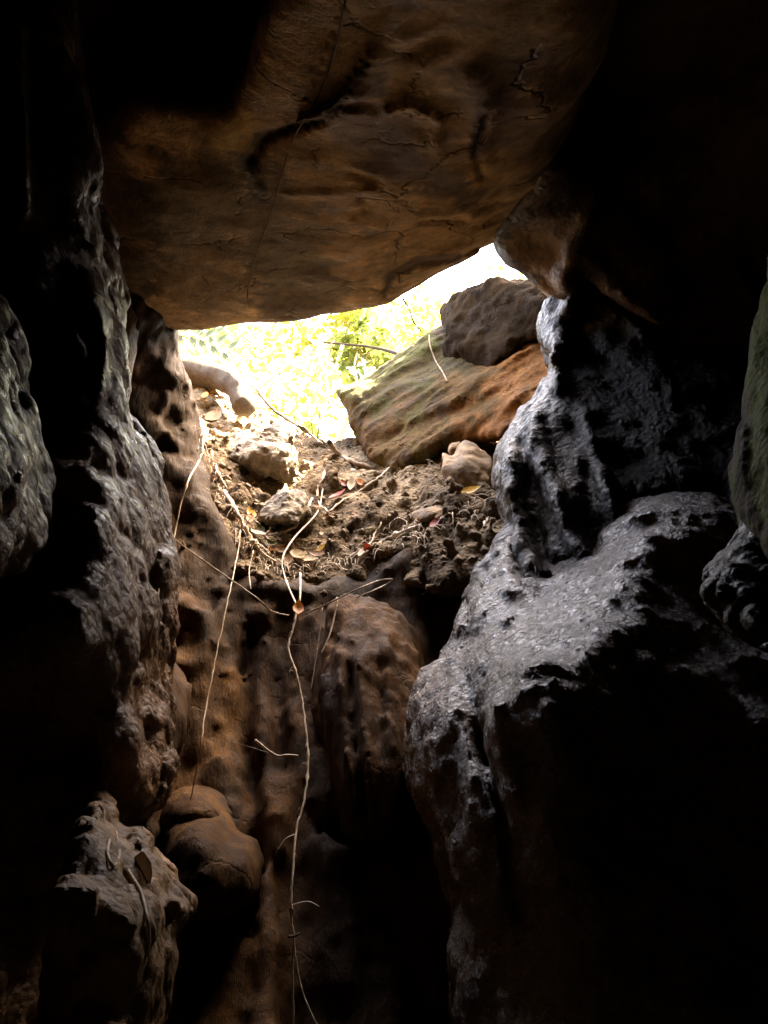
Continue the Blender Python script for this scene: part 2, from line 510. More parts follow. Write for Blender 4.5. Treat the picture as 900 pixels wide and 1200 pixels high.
M['root_dark'] = plain_mat('dark_root_bark', (0.17, 0.12, 0.08), 0.7, 0.3, 25)
M['crumb'] = plain_mat('soil_crumb', (0.13, 0.096, 0.064), 0.9, 0.4, 9)
M['twig'] = plain_mat('dark_twig', (0.02, 0.015, 0.010), 0.9, 0.3, 25, spec=0.1)
M['rim_root'] = plain_mat('brown_root_bark', (0.2, 0.15, 0.10), 0.8, 0.4, 25, spec=0.2)
M['log'] = plain_mat('log_bark', (0.03, 0.023, 0.016), 0.9, 0.5, 18)
M['bark'] = plain_mat('tree_bark', (0.19, 0.15, 0.10), 0.85, 0.35, 12)
M['leaf_green'] = plain_mat('green_leaf', (0.09, 0.135, 0.03), 0.45, 0.3, 3, trans=0.45)
M['leaf_fern'] = plain_mat('fern_leaf', (0.028, 0.055, 0.008), 0.6, 0.3, 3, trans=0.2)
M['leaf_dark'] = plain_mat('dark_green_leaf', (0.07, 0.13, 0.025), 0.45, 0.3, 3, trans=0.35)
M['leaf_lime'] = plain_mat('yellow_green_leaf', (0.13, 0.145, 0.022), 0.45, 0.25, 3, trans=0.5)
M['leaf_yellow'] = plain_mat('yellow_fallen_leaf', (0.62, 0.36, 0.03), 0.5, 0.25, 30, trans=0.3)
M['leaf_orange'] = plain_mat('orange_fallen_leaf', (0.50, 0.17, 0.03), 0.5, 0.3, 30, trans=0.3)
M['leaf_red'] = plain_mat('red_fallen_leaf', (0.33, 0.05, 0.025), 0.5, 0.3, 30, trans=0.2)
M['leaf_brown'] = plain_mat('brown_fallen_leaf', (0.22, 0.12, 0.055), 0.6, 0.35, 30, trans=0.15)
M['leaf_pale'] = plain_mat('pale_dry_leaf', (0.45, 0.36, 0.24), 0.6, 0.25, 30, trans=0.2)
M['grass'] = plain_mat('forest_floor', (0.13, 0.12, 0.05), 0.9, 0.4, 1.5)

# ------------------------------------------------------------------ setting: cave shell and hillside
def ground_h(x, y):                 # height of the hillside above the camera level (world z)
    return 10.6 + 0.42 * np.maximum(y - 7.5, 0) ** 0.9 + 0.12 * np.sin(x * 0.7 + 1) + 0.1 * np.sin(y * 0.9) + 0.02 * np.maximum(-y + 4, 0)

# outer face of the roof boulder: leans back from the lip
_a, _b = pt(204, 386, 4.68), pt(590, 284, 3.88)
_n = np.cross(_b - _a, np.array([0, -0.5, 0.87])); _n /= np.linalg.norm(_n); _n *= np.sign(_n[1])
SH_A = np.array([-0.55, 4.2, 6.1]); SH_B = np.array([-0.55, 8.9, 14.2])
def shaft_sd(P):
    d = SH_B - SH_A; d = d / np.linalg.norm(d)
    w = P - SH_A
    t = w @ d
    q = w - t[..., None] * d
    u = q[..., 0] / 1.35
    v = np.hypot(q[..., 1], q[..., 2])
    r = np.hypot(u, v)
    s = np.maximum(r - 2.2 - 0.3 * np.maximum(t - 2, 0), -t - 1.0)
    return np.maximum(s, -((P - (_a - _n * 0.9)) @ _n))

def build_shell():
    h = 0.15
    lo = np.array([-7.0, -6.0, -1.2]); hi = np.array([7.0, 12.0, 13.5])
    n = ((hi - lo) / h).astype(int)
    g = np.stack(np.meshgrid(*[lo[k] + np.arange(n[k]) * h for k in range(3)], indexing='ij'), -1).astype(np.float32)
    def ell(c, r):
        q = (g - np.array(c, np.float32)) / np.array(r, np.float32)
        l = np.sqrt((q ** 2).sum(-1)); return (l - 1) * min(r)
    cav = ell((0.1, 1.4, 3.9), (4.0, 5.3, 5.2))
    cav = np.minimum(cav, ell((0.0, -1.5, 2.0), (3.2, 3.6, 2.6)))
    cav = np.maximum(cav, g[..., 2] - (5.5 + 0.72 * np.maximum(g[..., 1], 0)))
    cav = np.minimum(cav, shaft_sd(g))
    cav += 0.28 * fbm(g.reshape(-1, 3) * 0.9, 3).reshape(cav.shape)
    cav = np.maximum(cav, 0.0 - g[..., 2] + 0.08 * vnoise(g.reshape(-1, 3) * 1.3).reshape(cav.shape))     # floor
    top = g[..., 2] - (ground_h(g[..., 0], g[..., 1]) - 0.2)
    s = np.maximum(-cav, top)
    for a in range(3):
        sl = [slice(None)] * 3; sl[a] = 0; s[tuple(sl)] = 1; sl[a] = -1; s[tuple(sl)] = 1
    V, Fq = surface_nets(s.astype(np.float32), lo, h)
    remember('shell', V, Fq)
    o = based('cave_wall', V, Fq, M['cave'], subsurf=0, kind='structure')
    paint_rock(o, V, 'cave')
    o['label'] = 'dark brown rock of the cave walls and roof around the pit'
build_shell()

def build_hillside():
    a = np.concatenate([-np.geomspace(400, 9, 16), np.arange(-8.4, 8.5, 0.4), np.geomspace(9, 400, 16)])
    b = np.concatenate([-np.geomspace(400, 8, 14), np.arange(-7.6, 14.1, 0.4), np.geomspace(15, 400, 16)])
    X, Y = np.meshgrid(a, b, indexing='ij')
    Z = ground_h(X, np.minimum(Y, 40)) + 0.12 * fbm(np.stack([X, Y, X * 0], -1).reshape(-1, 3) * 0.8, 3).reshape(X.shape)
    V = np.stack([X, Y, Z], -1).reshape(-1, 3)
    nb = len(b)
    i, j = np.meshgrid(np.arange(len(a) - 1), np.arange(nb - 1), indexing='ij')
    q = np.stack([i * nb + j, (i + 1) * nb + j, (i + 1) * nb + j + 1, i * nb + j + 1], -1).reshape(-1, 4)
    keep = (shaft_sd(V)[q] > 0.1).all(1)
    link('hillside', mesh_from('hillside', V, q[keep]), M['grass'], kind='structure')
build_hillside()

# ------------------------------------------------------------------ the big rock masses
def rock(name, label, outline, ctrl, thick, mat, sub=0, cat='rock', key=None, kind=None, paint=(), **kw):
    V, Fq = rock_mesh(outline, ctrl, thick, **kw)
    if key: remember(key, V, Fq)
    o = based(name, V, Fq, M[mat], subsurf=sub, label=label, cat=None if kind else cat, kind=kind)
    paint_rock(o, V, mat, paint)
    return o

# overhanging roof boulder
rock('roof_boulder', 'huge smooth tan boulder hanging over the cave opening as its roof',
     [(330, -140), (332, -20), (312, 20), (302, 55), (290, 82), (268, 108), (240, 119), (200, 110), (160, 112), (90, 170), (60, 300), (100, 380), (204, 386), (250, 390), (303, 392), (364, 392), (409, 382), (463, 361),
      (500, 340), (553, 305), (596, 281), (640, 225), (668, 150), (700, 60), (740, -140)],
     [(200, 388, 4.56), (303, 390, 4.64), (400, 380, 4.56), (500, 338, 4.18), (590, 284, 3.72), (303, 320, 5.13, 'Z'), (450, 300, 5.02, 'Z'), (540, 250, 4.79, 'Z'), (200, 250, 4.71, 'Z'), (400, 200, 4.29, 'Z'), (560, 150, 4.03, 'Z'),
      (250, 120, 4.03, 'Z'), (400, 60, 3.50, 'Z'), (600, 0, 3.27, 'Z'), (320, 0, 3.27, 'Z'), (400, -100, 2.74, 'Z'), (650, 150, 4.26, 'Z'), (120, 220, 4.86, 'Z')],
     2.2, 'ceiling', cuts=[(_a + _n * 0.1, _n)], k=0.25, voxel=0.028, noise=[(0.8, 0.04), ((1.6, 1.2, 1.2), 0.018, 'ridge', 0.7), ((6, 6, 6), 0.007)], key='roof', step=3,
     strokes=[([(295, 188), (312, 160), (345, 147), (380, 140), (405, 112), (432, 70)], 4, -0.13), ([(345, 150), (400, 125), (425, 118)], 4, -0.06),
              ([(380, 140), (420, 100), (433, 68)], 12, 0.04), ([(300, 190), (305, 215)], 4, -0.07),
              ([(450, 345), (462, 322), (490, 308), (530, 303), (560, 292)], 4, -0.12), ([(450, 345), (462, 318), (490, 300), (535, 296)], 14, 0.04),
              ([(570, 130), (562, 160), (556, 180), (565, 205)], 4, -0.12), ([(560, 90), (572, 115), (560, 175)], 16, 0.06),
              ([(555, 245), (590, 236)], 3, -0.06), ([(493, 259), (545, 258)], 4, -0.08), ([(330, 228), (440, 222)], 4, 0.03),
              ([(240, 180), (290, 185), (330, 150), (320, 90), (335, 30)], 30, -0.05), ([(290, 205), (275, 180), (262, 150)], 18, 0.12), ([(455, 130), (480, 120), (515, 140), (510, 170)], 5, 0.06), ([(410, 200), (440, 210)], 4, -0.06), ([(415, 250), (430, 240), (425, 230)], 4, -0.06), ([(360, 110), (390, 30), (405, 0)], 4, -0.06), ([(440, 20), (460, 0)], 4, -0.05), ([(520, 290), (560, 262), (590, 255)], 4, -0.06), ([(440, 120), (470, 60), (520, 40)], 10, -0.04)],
     paint=[([(490, 240), (560, 230), (540, 280)], 60, (0.68, 0.45, 0.22), 0.7), ([(380, 270), (400, 300)], 40, (0.68, 0.45, 0.23), 0.7), ([(262, 150), (285, 185)], 30, (0.72, 0.52, 0.22), 0.95),  # first orange stroke puts warm bounce light into the colour
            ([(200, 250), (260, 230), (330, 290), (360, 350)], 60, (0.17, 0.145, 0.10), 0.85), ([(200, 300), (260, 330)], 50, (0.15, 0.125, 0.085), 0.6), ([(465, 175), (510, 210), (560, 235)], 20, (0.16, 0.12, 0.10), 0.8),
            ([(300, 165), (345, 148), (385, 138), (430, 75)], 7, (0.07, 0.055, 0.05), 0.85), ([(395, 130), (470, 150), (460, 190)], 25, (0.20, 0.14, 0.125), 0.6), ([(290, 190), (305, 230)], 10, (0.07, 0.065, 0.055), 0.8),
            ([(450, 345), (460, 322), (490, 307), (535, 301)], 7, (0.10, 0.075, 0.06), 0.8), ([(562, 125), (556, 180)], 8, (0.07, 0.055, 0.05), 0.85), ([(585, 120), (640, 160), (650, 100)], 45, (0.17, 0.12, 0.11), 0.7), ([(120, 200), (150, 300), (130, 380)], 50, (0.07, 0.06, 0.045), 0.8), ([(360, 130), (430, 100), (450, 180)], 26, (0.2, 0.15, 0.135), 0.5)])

# back wall and the left side of the pit, one continuous rock face
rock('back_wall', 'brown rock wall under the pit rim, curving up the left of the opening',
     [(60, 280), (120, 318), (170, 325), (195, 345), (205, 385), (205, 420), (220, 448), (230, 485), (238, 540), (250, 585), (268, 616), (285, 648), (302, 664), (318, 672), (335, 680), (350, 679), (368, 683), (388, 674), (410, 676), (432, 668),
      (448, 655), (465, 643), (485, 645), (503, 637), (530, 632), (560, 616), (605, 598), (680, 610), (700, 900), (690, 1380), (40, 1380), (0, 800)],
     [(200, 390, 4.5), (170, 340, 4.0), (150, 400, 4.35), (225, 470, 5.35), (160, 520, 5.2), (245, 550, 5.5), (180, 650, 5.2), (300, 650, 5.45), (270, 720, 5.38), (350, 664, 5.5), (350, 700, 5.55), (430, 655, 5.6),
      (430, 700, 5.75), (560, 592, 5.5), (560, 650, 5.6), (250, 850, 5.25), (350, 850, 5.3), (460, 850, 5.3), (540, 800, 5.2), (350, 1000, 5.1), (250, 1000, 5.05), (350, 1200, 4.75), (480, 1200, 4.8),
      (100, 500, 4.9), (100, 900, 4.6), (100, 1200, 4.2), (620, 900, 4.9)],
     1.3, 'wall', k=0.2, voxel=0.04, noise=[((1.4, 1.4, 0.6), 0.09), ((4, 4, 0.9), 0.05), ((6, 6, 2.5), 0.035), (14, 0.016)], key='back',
     paint=[([(235, 560), (270, 620), (300, 655)], 26, (0.05, 0.035, 0.025), 0.75), ([(345, 680), (430, 680), (520, 650)], 22, (0.05, 0.04, 0.03), 0.7), ([(160, 350), (190, 440), (180, 500), (215, 540)], 50, (0.022, 0.013, 0.007), 0.9), ([(205, 470), (225, 560), (265, 650), (270, 740)], 45, (0.035, 0.02, 0.01), 0.75)],  # dark strokes paint shade below the rim and up the left side
     strokes=[*[([(bx, by), (bx + 4, by + 3)], br, 0.06, 'dome') for bx, by, br in ((140, 430, 20), (166, 408, 15), (190, 424, 14), (204, 441, 10), (150, 465, 18), (184, 466, 13), (210, 478, 10), (172, 500, 16), (200, 514, 12), (148, 380, 17), (184, 368, 13), (158, 350, 12), (222, 505, 10), (190, 545, 15), (226, 548, 12), (160, 560, 18), (212, 590, 14))],
              ([(215, 560), (245, 590), (275, 640)], 14, 0.1), ([(200, 700), (235, 715), (245, 750), (225, 780), (200, 770)], 12, 0.12),
              ([(330, 720), (320, 800), (330, 900)], 12, -0.15), ([(500, 640), (520, 700), (510, 780)], 18, -0.25), ([(300, 740), (285, 850), (300, 960), (290, 1100)], 14, -0.18),
              ([(310, 960), (315, 1100), (310, 1250)], 20, 0.14), ([(400, 980), (480, 975)], 14, -0.3), ([(390, 1010), (400, 1150)], 22, 0.12), ([(300, 700), (360, 705)], 10, -0.08)])

# crusted rib standing in front of the back wall
rock('rock_rib', 'tall crusted rock rib with pale top rising below the pit rim', 
     [(388, 712), (400, 700), (425, 697), (455, 706), (475, 730), (490, 765), (497, 830), (492, 900), (485, 950), (470, 985), (430, 990), (405, 975), (390, 930), (378, 880), (365, 830), (368, 790), (380, 750)],
     [(400, 705, 5.15), (440, 705, 5.2), (430, 760, 4.9), (400, 800, 4.85), (460, 850, 4.8), (430, 920, 4.65), (430, 985, 4.75), (480, 800, 5.0)],
     0.9, 'wall', k=0.16, voxel=0.028, noise=[((2.5, 2.5, 1.2), 0.05), ((7, 7, 1.1), 0.04), ((16, 16, 3), 0.015), (11, 0.012)],
     strokes=[([(395, 760), (405, 850), (415, 950)], 6, 0.1), ([(418, 770), (428, 860), (435, 970)], 6, 0.09), ([(408, 780), (416, 870), (424, 960)], 4, -0.08), ([(450, 740), (462, 850), (460, 950)], 8, 0.08)])

# round boulders at the foot of the left wall
rock('round_boulder', 'tall rounded brown boulder tucked behind the left flowstone column',
     [(150, 780), (185, 762), (205, 770), (222, 800), (228, 840), (215, 880), (190, 920), (160, 950), (120, 930), (120, 800)],
     [(190, 765, 4.4), (190, 830, 4.0), (220, 830, 4.3), (150, 850, 4.0), (170, 930, 4.1)], 0.9, 'wall', k=0.3, voxel=0.035, noise=[(1.8, 0.05), (6, 0.015), (14, 0.006)])
rock('round_boulder', 'rounded pale-topped boulder at the dark foot of the back wall',
     [(190, 975), (205, 950), (235, 942), (262, 950), (275, 975), (300, 985), (312, 1010), (300, 1050), (270, 1075), (210, 1085), (180, 1050)],
     [(240, 945, 4.6), (240, 985, 4.15), (200, 1000, 4.2), (290, 1010, 4.35), (240, 1070, 4.2)], 0.8, 'wall', k=0.3, voxel=0.03, noise=[(2, 0.03), (7, 0.012), (15, 0.006)],
     )
rock('round_boulder', 'small rounded brown boulder directly above the pale-topped one',
     [(178, 965), (188, 932), (212, 915), (245, 912), (272, 926), (284, 955), (262, 985), (205, 990)],
     [(230, 914, 4.9), (225, 945, 4.62), (270, 950, 4.85), (190, 955, 4.75)], 0.6, 'wall', k=0.3, voxel=0.025, noise=[(3, 0.02), (9, 0.008)])

# left flowstone wall
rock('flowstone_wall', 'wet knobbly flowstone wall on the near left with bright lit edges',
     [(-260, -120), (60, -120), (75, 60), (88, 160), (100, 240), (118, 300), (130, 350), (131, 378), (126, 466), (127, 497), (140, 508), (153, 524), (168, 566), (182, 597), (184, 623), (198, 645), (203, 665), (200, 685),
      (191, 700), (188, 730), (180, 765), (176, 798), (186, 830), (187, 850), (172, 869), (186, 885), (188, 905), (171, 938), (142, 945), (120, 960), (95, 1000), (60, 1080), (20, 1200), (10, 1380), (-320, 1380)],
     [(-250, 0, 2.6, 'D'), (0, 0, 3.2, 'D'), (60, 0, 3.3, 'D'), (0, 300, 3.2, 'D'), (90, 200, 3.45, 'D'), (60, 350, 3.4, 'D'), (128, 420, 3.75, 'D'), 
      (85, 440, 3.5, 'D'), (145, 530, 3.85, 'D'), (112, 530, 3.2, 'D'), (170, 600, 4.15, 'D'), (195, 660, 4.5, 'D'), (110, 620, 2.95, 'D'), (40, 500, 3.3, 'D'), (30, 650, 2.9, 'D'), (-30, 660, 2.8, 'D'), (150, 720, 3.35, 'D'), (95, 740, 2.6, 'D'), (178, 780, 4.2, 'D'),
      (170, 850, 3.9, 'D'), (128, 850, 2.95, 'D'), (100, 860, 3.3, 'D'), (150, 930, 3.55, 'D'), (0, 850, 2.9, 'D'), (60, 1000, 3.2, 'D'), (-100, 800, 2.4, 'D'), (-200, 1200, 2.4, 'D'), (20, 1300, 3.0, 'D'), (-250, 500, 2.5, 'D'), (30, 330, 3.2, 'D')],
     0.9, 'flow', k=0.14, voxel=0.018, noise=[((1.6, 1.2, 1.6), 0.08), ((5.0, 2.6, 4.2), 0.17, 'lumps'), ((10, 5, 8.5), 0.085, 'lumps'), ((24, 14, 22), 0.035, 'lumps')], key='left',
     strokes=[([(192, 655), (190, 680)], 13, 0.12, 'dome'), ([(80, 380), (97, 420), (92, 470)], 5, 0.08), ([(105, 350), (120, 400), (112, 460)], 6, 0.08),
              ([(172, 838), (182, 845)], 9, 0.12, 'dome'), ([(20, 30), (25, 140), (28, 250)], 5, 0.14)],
     paint=[([(70, 320), (95, 400), (85, 470)], 45, (0.03, 0.022, 0.015), 0.85), ([(20, 340), (60, 300)], 40, (0.03, 0.022, 0.016), 0.85), ([(20, 30), (28, 160), (25, 260)], 12, (0.13, 0.15, 0.07), 0.7), ([(0, 615), (40, 620)], 16, (0.26, 0.12, 0.06), 0.7), ([(125, 540), (150, 600), (172, 660)], 45, (0.22, 0.13, 0.068), 0.7), ([(140, 700), (165, 780), (170, 850), (165, 920)], 30, (0.21, 0.12, 0.06), 0.7)])  # darkest strokes stand in for shade, the last two brighten the lit part

rock('mossy_boulder', 'greenish knobbly boulder bulging in at the left edge of the picture',
     [(-160, 350), (-15, 368), (2, 395), (18, 435), (34, 485), (42, 540), (42, 585), (36, 618), (12, 645), (-160, 690)],
     [(0, 370, 2.3, 'D'), (20, 430, 2.3, 'D'), (48, 540, 2.55, 'D'), (15, 540, 2.05, 'D'), (-30, 520, 1.75, 'D'), (20, 630, 2.15, 'D'), (-100, 500, 1.5, 'D'), (-100, 650, 1.55, 'D'), (-60, 380, 1.85, 'D')],
     0.5, 'flow', k=0.1, voxel=0.015, noise=[((2.5, 2, 2.5), 0.04), ((8, 5, 7), 0.10, 'lumps'), ((18, 12, 17), 0.05, 'lumps')],
     paint=[([(10, 400), (25, 480), (30, 560), (0, 520)], 40, (0.06, 0.068, 0.042), 0.75), ([(0, 615), (45, 612)], 14, (0.16, 0.07, 0.03), 0.8)])

# lower left outcrop
rock('rock_outcrop', 'knobbly pale rock outcrop at the lower left holding dead leaves',
     [(107, 946), (117, 936), (130, 945), (128, 965), (150, 982), (163, 974), (176, 985), (180, 1000), (198, 1022), (203, 1040), (218, 1052), (221, 1062), (212, 1078), (198, 1090), (195, 1118), (185, 1153), (174, 1196),
      (165, 1300), (40, 1300), (60, 1200), (78, 1105), (88, 1040), (98, 985)],
     [(115, 945, 2.65), (165, 980, 2.95), (215, 1058, 2.95), (150, 1020, 2.5), (180, 1050, 2.55), (100, 1000, 2.2), (85, 1080, 2.05), (150, 1085, 2.15), (190, 1110, 2.45), (175, 1180, 2.4), (120, 1250, 2.1), (70, 1200, 2.1)],
     0.6, 'outcrop', k=0.12, voxel=0.016, noise=[(2.5, 0.03), (7, 0.10, 'lumps'), (14, 0.05, 'lumps'), (30, 0.018, 'lumps')], key='outcrop',
     strokes=[([(163, 982), (172, 990)], 11, 0.1, 'dome'), ([(180, 1010), (190, 1025)], 13, 0.09, 'dome'), ([(205, 1060), (212, 1065)], 10, 0.1, 'dome'), ([(114, 945), (118, 952)], 9, 0.1, 'dome')])

# right: tall buttress, upper overhang, big wet boulder, mossy edge pillar
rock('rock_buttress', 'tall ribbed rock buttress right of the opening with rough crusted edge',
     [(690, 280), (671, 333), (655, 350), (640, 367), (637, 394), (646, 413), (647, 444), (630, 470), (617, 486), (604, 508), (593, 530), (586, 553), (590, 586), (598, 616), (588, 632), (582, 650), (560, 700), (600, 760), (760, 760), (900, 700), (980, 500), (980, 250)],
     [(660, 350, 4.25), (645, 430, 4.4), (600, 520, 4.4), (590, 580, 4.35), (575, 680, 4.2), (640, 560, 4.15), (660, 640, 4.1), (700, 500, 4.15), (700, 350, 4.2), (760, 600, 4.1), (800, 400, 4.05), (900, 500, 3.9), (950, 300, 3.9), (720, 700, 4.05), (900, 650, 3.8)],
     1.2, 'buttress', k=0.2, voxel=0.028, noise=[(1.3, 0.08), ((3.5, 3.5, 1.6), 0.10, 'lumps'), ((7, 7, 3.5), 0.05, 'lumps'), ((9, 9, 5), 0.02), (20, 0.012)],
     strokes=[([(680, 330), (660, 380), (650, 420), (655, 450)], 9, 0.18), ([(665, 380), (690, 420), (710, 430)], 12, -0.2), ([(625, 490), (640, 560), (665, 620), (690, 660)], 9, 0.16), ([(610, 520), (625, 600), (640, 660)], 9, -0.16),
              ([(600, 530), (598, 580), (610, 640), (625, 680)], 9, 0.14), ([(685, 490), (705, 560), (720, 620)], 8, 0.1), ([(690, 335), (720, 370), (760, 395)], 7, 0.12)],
     paint=[([(715, 380), (715, 480), (740, 600), (860, 520), (860, 400)], 85, (0.012, 0.008, 0.005), 0.95)])  # near-black stroke paints shade onto the inner face
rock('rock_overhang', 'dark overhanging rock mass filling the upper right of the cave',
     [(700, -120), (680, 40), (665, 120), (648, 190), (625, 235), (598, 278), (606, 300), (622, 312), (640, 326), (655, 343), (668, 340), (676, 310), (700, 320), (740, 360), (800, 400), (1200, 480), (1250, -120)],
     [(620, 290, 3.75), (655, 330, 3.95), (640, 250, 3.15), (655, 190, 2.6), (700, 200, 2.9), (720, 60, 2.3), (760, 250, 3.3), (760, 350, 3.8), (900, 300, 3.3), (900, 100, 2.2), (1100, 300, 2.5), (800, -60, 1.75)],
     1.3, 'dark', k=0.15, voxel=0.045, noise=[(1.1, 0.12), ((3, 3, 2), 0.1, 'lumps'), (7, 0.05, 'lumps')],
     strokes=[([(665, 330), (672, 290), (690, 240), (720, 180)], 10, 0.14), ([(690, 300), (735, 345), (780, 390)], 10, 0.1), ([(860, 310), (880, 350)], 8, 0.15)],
     paint=[([(615, 290), (645, 325)], 26, (0.24, 0.15, 0.085), 0.85), ([(640, 250), (660, 300)], 18, (0.15, 0.095, 0.06), 0.6)])  # paler strokes paint light along the left edge
rock('large_boulder', 'massive wet boulder on the right with bluish sheen across its sloping top',
     [(598, 618), (612, 640), (620, 665), (640, 672), (662, 660), (690, 640), (700, 622), (720, 605), (750, 594), (790, 588), (833, 582), (880, 590), (950, 600), (1150, 640), (1200, 1380), (600, 1380), (560, 1220), (548, 1148), (533, 1071),
      (517, 1019), (492, 952), (480, 916), (479, 869), (485, 828), (501, 787), (532, 750), (540, 728), (569, 675), (584, 640)],
     [(600, 640, 4.2), (570, 680, 4.15), (535, 745, 4.0), (490, 850, 3.9), (482, 920, 4.0), (520, 1020, 3.9), (550, 1150, 3.8), (560, 1300, 3.7),
      (640, 690, 3.85), (700, 640, 3.8), (600, 730, 3.55), (650, 735, 3.25), (560, 800, 3.45), (610, 790, 2.98), (690, 715, 3.15), (735, 665, 3.38), (750, 600, 3.5), (830, 590, 3.4),
      (700, 790, 3.02), (620, 860, 2.95), (560, 900, 3.35), (780, 720, 3.25), (850, 660, 3.35), (900, 800, 3.1), (720, 950, 3.05), (620, 1000, 3.1), (720, 1150, 3.15), (900, 1100, 3.1), (1100, 800, 2.8), (1100, 1200, 2.8)],
     1.2, 'boulder', k=0.25, voxel=0.024, noise=[(1.2, 0.06), ((2.6, 2.6, 2.6), 0.035), ((6, 6, 6), 0.018), ((13, 13, 13), 0.014), (25, 0.009)], key='big',
     paint=[([(495, 800), (484, 870), (490, 940), (520, 1030), (545, 1120)], 34, (0.17, 0.10, 0.05), 0.8)],
     strokes=[([(545, 790), (560, 870), (590, 960), (610, 1080)], 9, -0.14), ([(575, 800), (585, 860), (600, 930)], 10, 0.08), ([(530, 790), (510, 870), (520, 960), (550, 1060)], 14, 0.07), ([(610, 720), (580, 760), (555, 800)], 8, -0.06),
              ([(600, 625), (590, 660), (600, 690)], 10, 0.1), ([(640, 690), (600, 710), (560, 740)], 6, -0.05), ([(700, 625), (720, 612), (760, 598)], 6, 0.08)])
rock('mossy_pillar', 'green mossy rock pillar at the right edge of the picture',
     [(913, 300), (898, 360), (886, 410), (876, 470), (870, 540), (872, 600), (880, 640), (908, 670), (968, 690), (1108, 650), (1108, 280)],
     [(900, 330, 2.05), (880, 430, 2.05), (866, 540, 2.05), (890, 500, 1.95), (885, 620, 1.98), (950, 500, 1.75), (1050, 450, 1.6), (1000, 650, 1.65)],
     0.5, 'mossy', k=0.12, voxel=0.02, noise=[(2, 0.04), ((7, 7, 4), 0.07, 'lumps'), (16, 0.03, 'lumps')],
     paint=[([(900, 340), (892, 420), (888, 500), (888, 560), (898, 600)], 19, (0.12, 0.16, 0.035), 0.9), ([(872, 480), (868, 560), (872, 620)], 8, (0.05, 0.035, 0.022), 0.8)],
     strokes=[([(884, 400), (870, 470), (867, 540), (872, 600)], 5, 0.06), ([(882, 470), (878, 540)], 5, -0.05)])
rock('crusted_ledge', 'dark crusted ledge below the mossy pillar at the right edge',
     [(868, 640), (855, 655), (842, 672), (838, 695), (845, 715), (862, 735), (900, 750), (1000, 780), (1050, 650), (900, 610), (880, 618)],
     [(860, 650, 2.15), (845, 695, 2.05), (880, 690, 1.98), (895, 640, 2.1), (900, 720, 1.95), (950, 720, 1.85), (1020, 680, 1.7)],
     0.4, 'buttress', k=0.1, voxel=0.015, noise=[(3, 0.05), (9, 0.09, 'lumps'), (20, 0.035, 'lumps')])

# ------------------------------------------------------------------ the debris slope in the pit
rock('soil_slope', 'slope of crumbly brown soil below the cave opening',
     [(150, 432), (205, 440), (240, 452), (275, 462), (300, 478), (330, 490), (360, 512), (385, 522), (415, 520), (440, 528), (480, 535), (560, 520), (620, 520), (680, 560), (680, 660), (480, 700), (300, 700), (200, 620)],
     [(220, 450, 7.8), (290, 475, 8.0), (370, 518, 7.9), (440, 535, 7.2), (560, 530, 6.6), (620, 540, 6.3), (250, 540, 6.3), (320, 560, 6.7), (400, 580, 6.6), (480, 575, 6.2), (560, 590, 5.7), (330, 640, 5.9), (400, 640, 5.9),
      (280, 600, 5.9), (450, 620, 5.85), (350, 690, 5.6), (450, 690, 5.65), (200, 600, 5.6), (620, 620, 5.5)],
     0.9, 'soil', k=0.15, voxel=0.035, noise=[(1.4, 0.14), (4.0, 0.07, 'billow'), (11, 0.02), (20, 0.012)], key='slope', kind='structure',
     strokes=[([(405, 560), (425, 600), (440, 640)], 12, 0.15), ([(350, 560), (345, 600)], 10, -0.15), ([(375, 610), (340, 640)], 10, -0.12), ([(470, 565), (500, 560)], 14, 0.12), ([(430, 585), (400, 640)], 6, -0.12)])

rock('tilted_slab', 'big tilted mossy slab with orange-lit underside right of the bright opening',
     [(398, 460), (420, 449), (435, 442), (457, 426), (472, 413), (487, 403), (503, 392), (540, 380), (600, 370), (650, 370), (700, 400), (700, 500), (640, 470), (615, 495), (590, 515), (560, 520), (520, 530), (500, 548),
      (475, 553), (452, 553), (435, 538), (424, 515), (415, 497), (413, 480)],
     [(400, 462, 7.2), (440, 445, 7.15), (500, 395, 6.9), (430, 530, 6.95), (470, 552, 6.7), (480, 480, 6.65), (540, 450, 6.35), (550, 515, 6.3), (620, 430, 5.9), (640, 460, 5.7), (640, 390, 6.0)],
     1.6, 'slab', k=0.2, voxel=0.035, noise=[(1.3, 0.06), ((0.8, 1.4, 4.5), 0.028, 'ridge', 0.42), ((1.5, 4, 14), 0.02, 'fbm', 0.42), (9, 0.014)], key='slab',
     paint=[([(560, 480), (640, 420), (650, 460)], 55, (0.20, 0.088, 0.03), 0.8), ([(420, 465), (500, 430), (540, 450)], 45, (0.028, 0.025, 0.008), 0.7), ([(400, 458), (450, 437), (500, 398)], 12, (0.045, 0.044, 0.012), 0.7), ([(450, 520), (520, 500)], 30, (0.10, 0.062, 0.028), 0.6)],  # orange stroke puts warm bounced light into the right end
     strokes=[([(420, 470), (500, 455), (560, 440), (645, 400)], 10, 0.08), ([(440, 520), (540, 480), (645, 440)], 6, -0.1), ([(470, 535), (560, 490), (640, 452)], 7, 0.07), ([(400, 460), (440, 447), (500, 405)], 8, 0.08)])
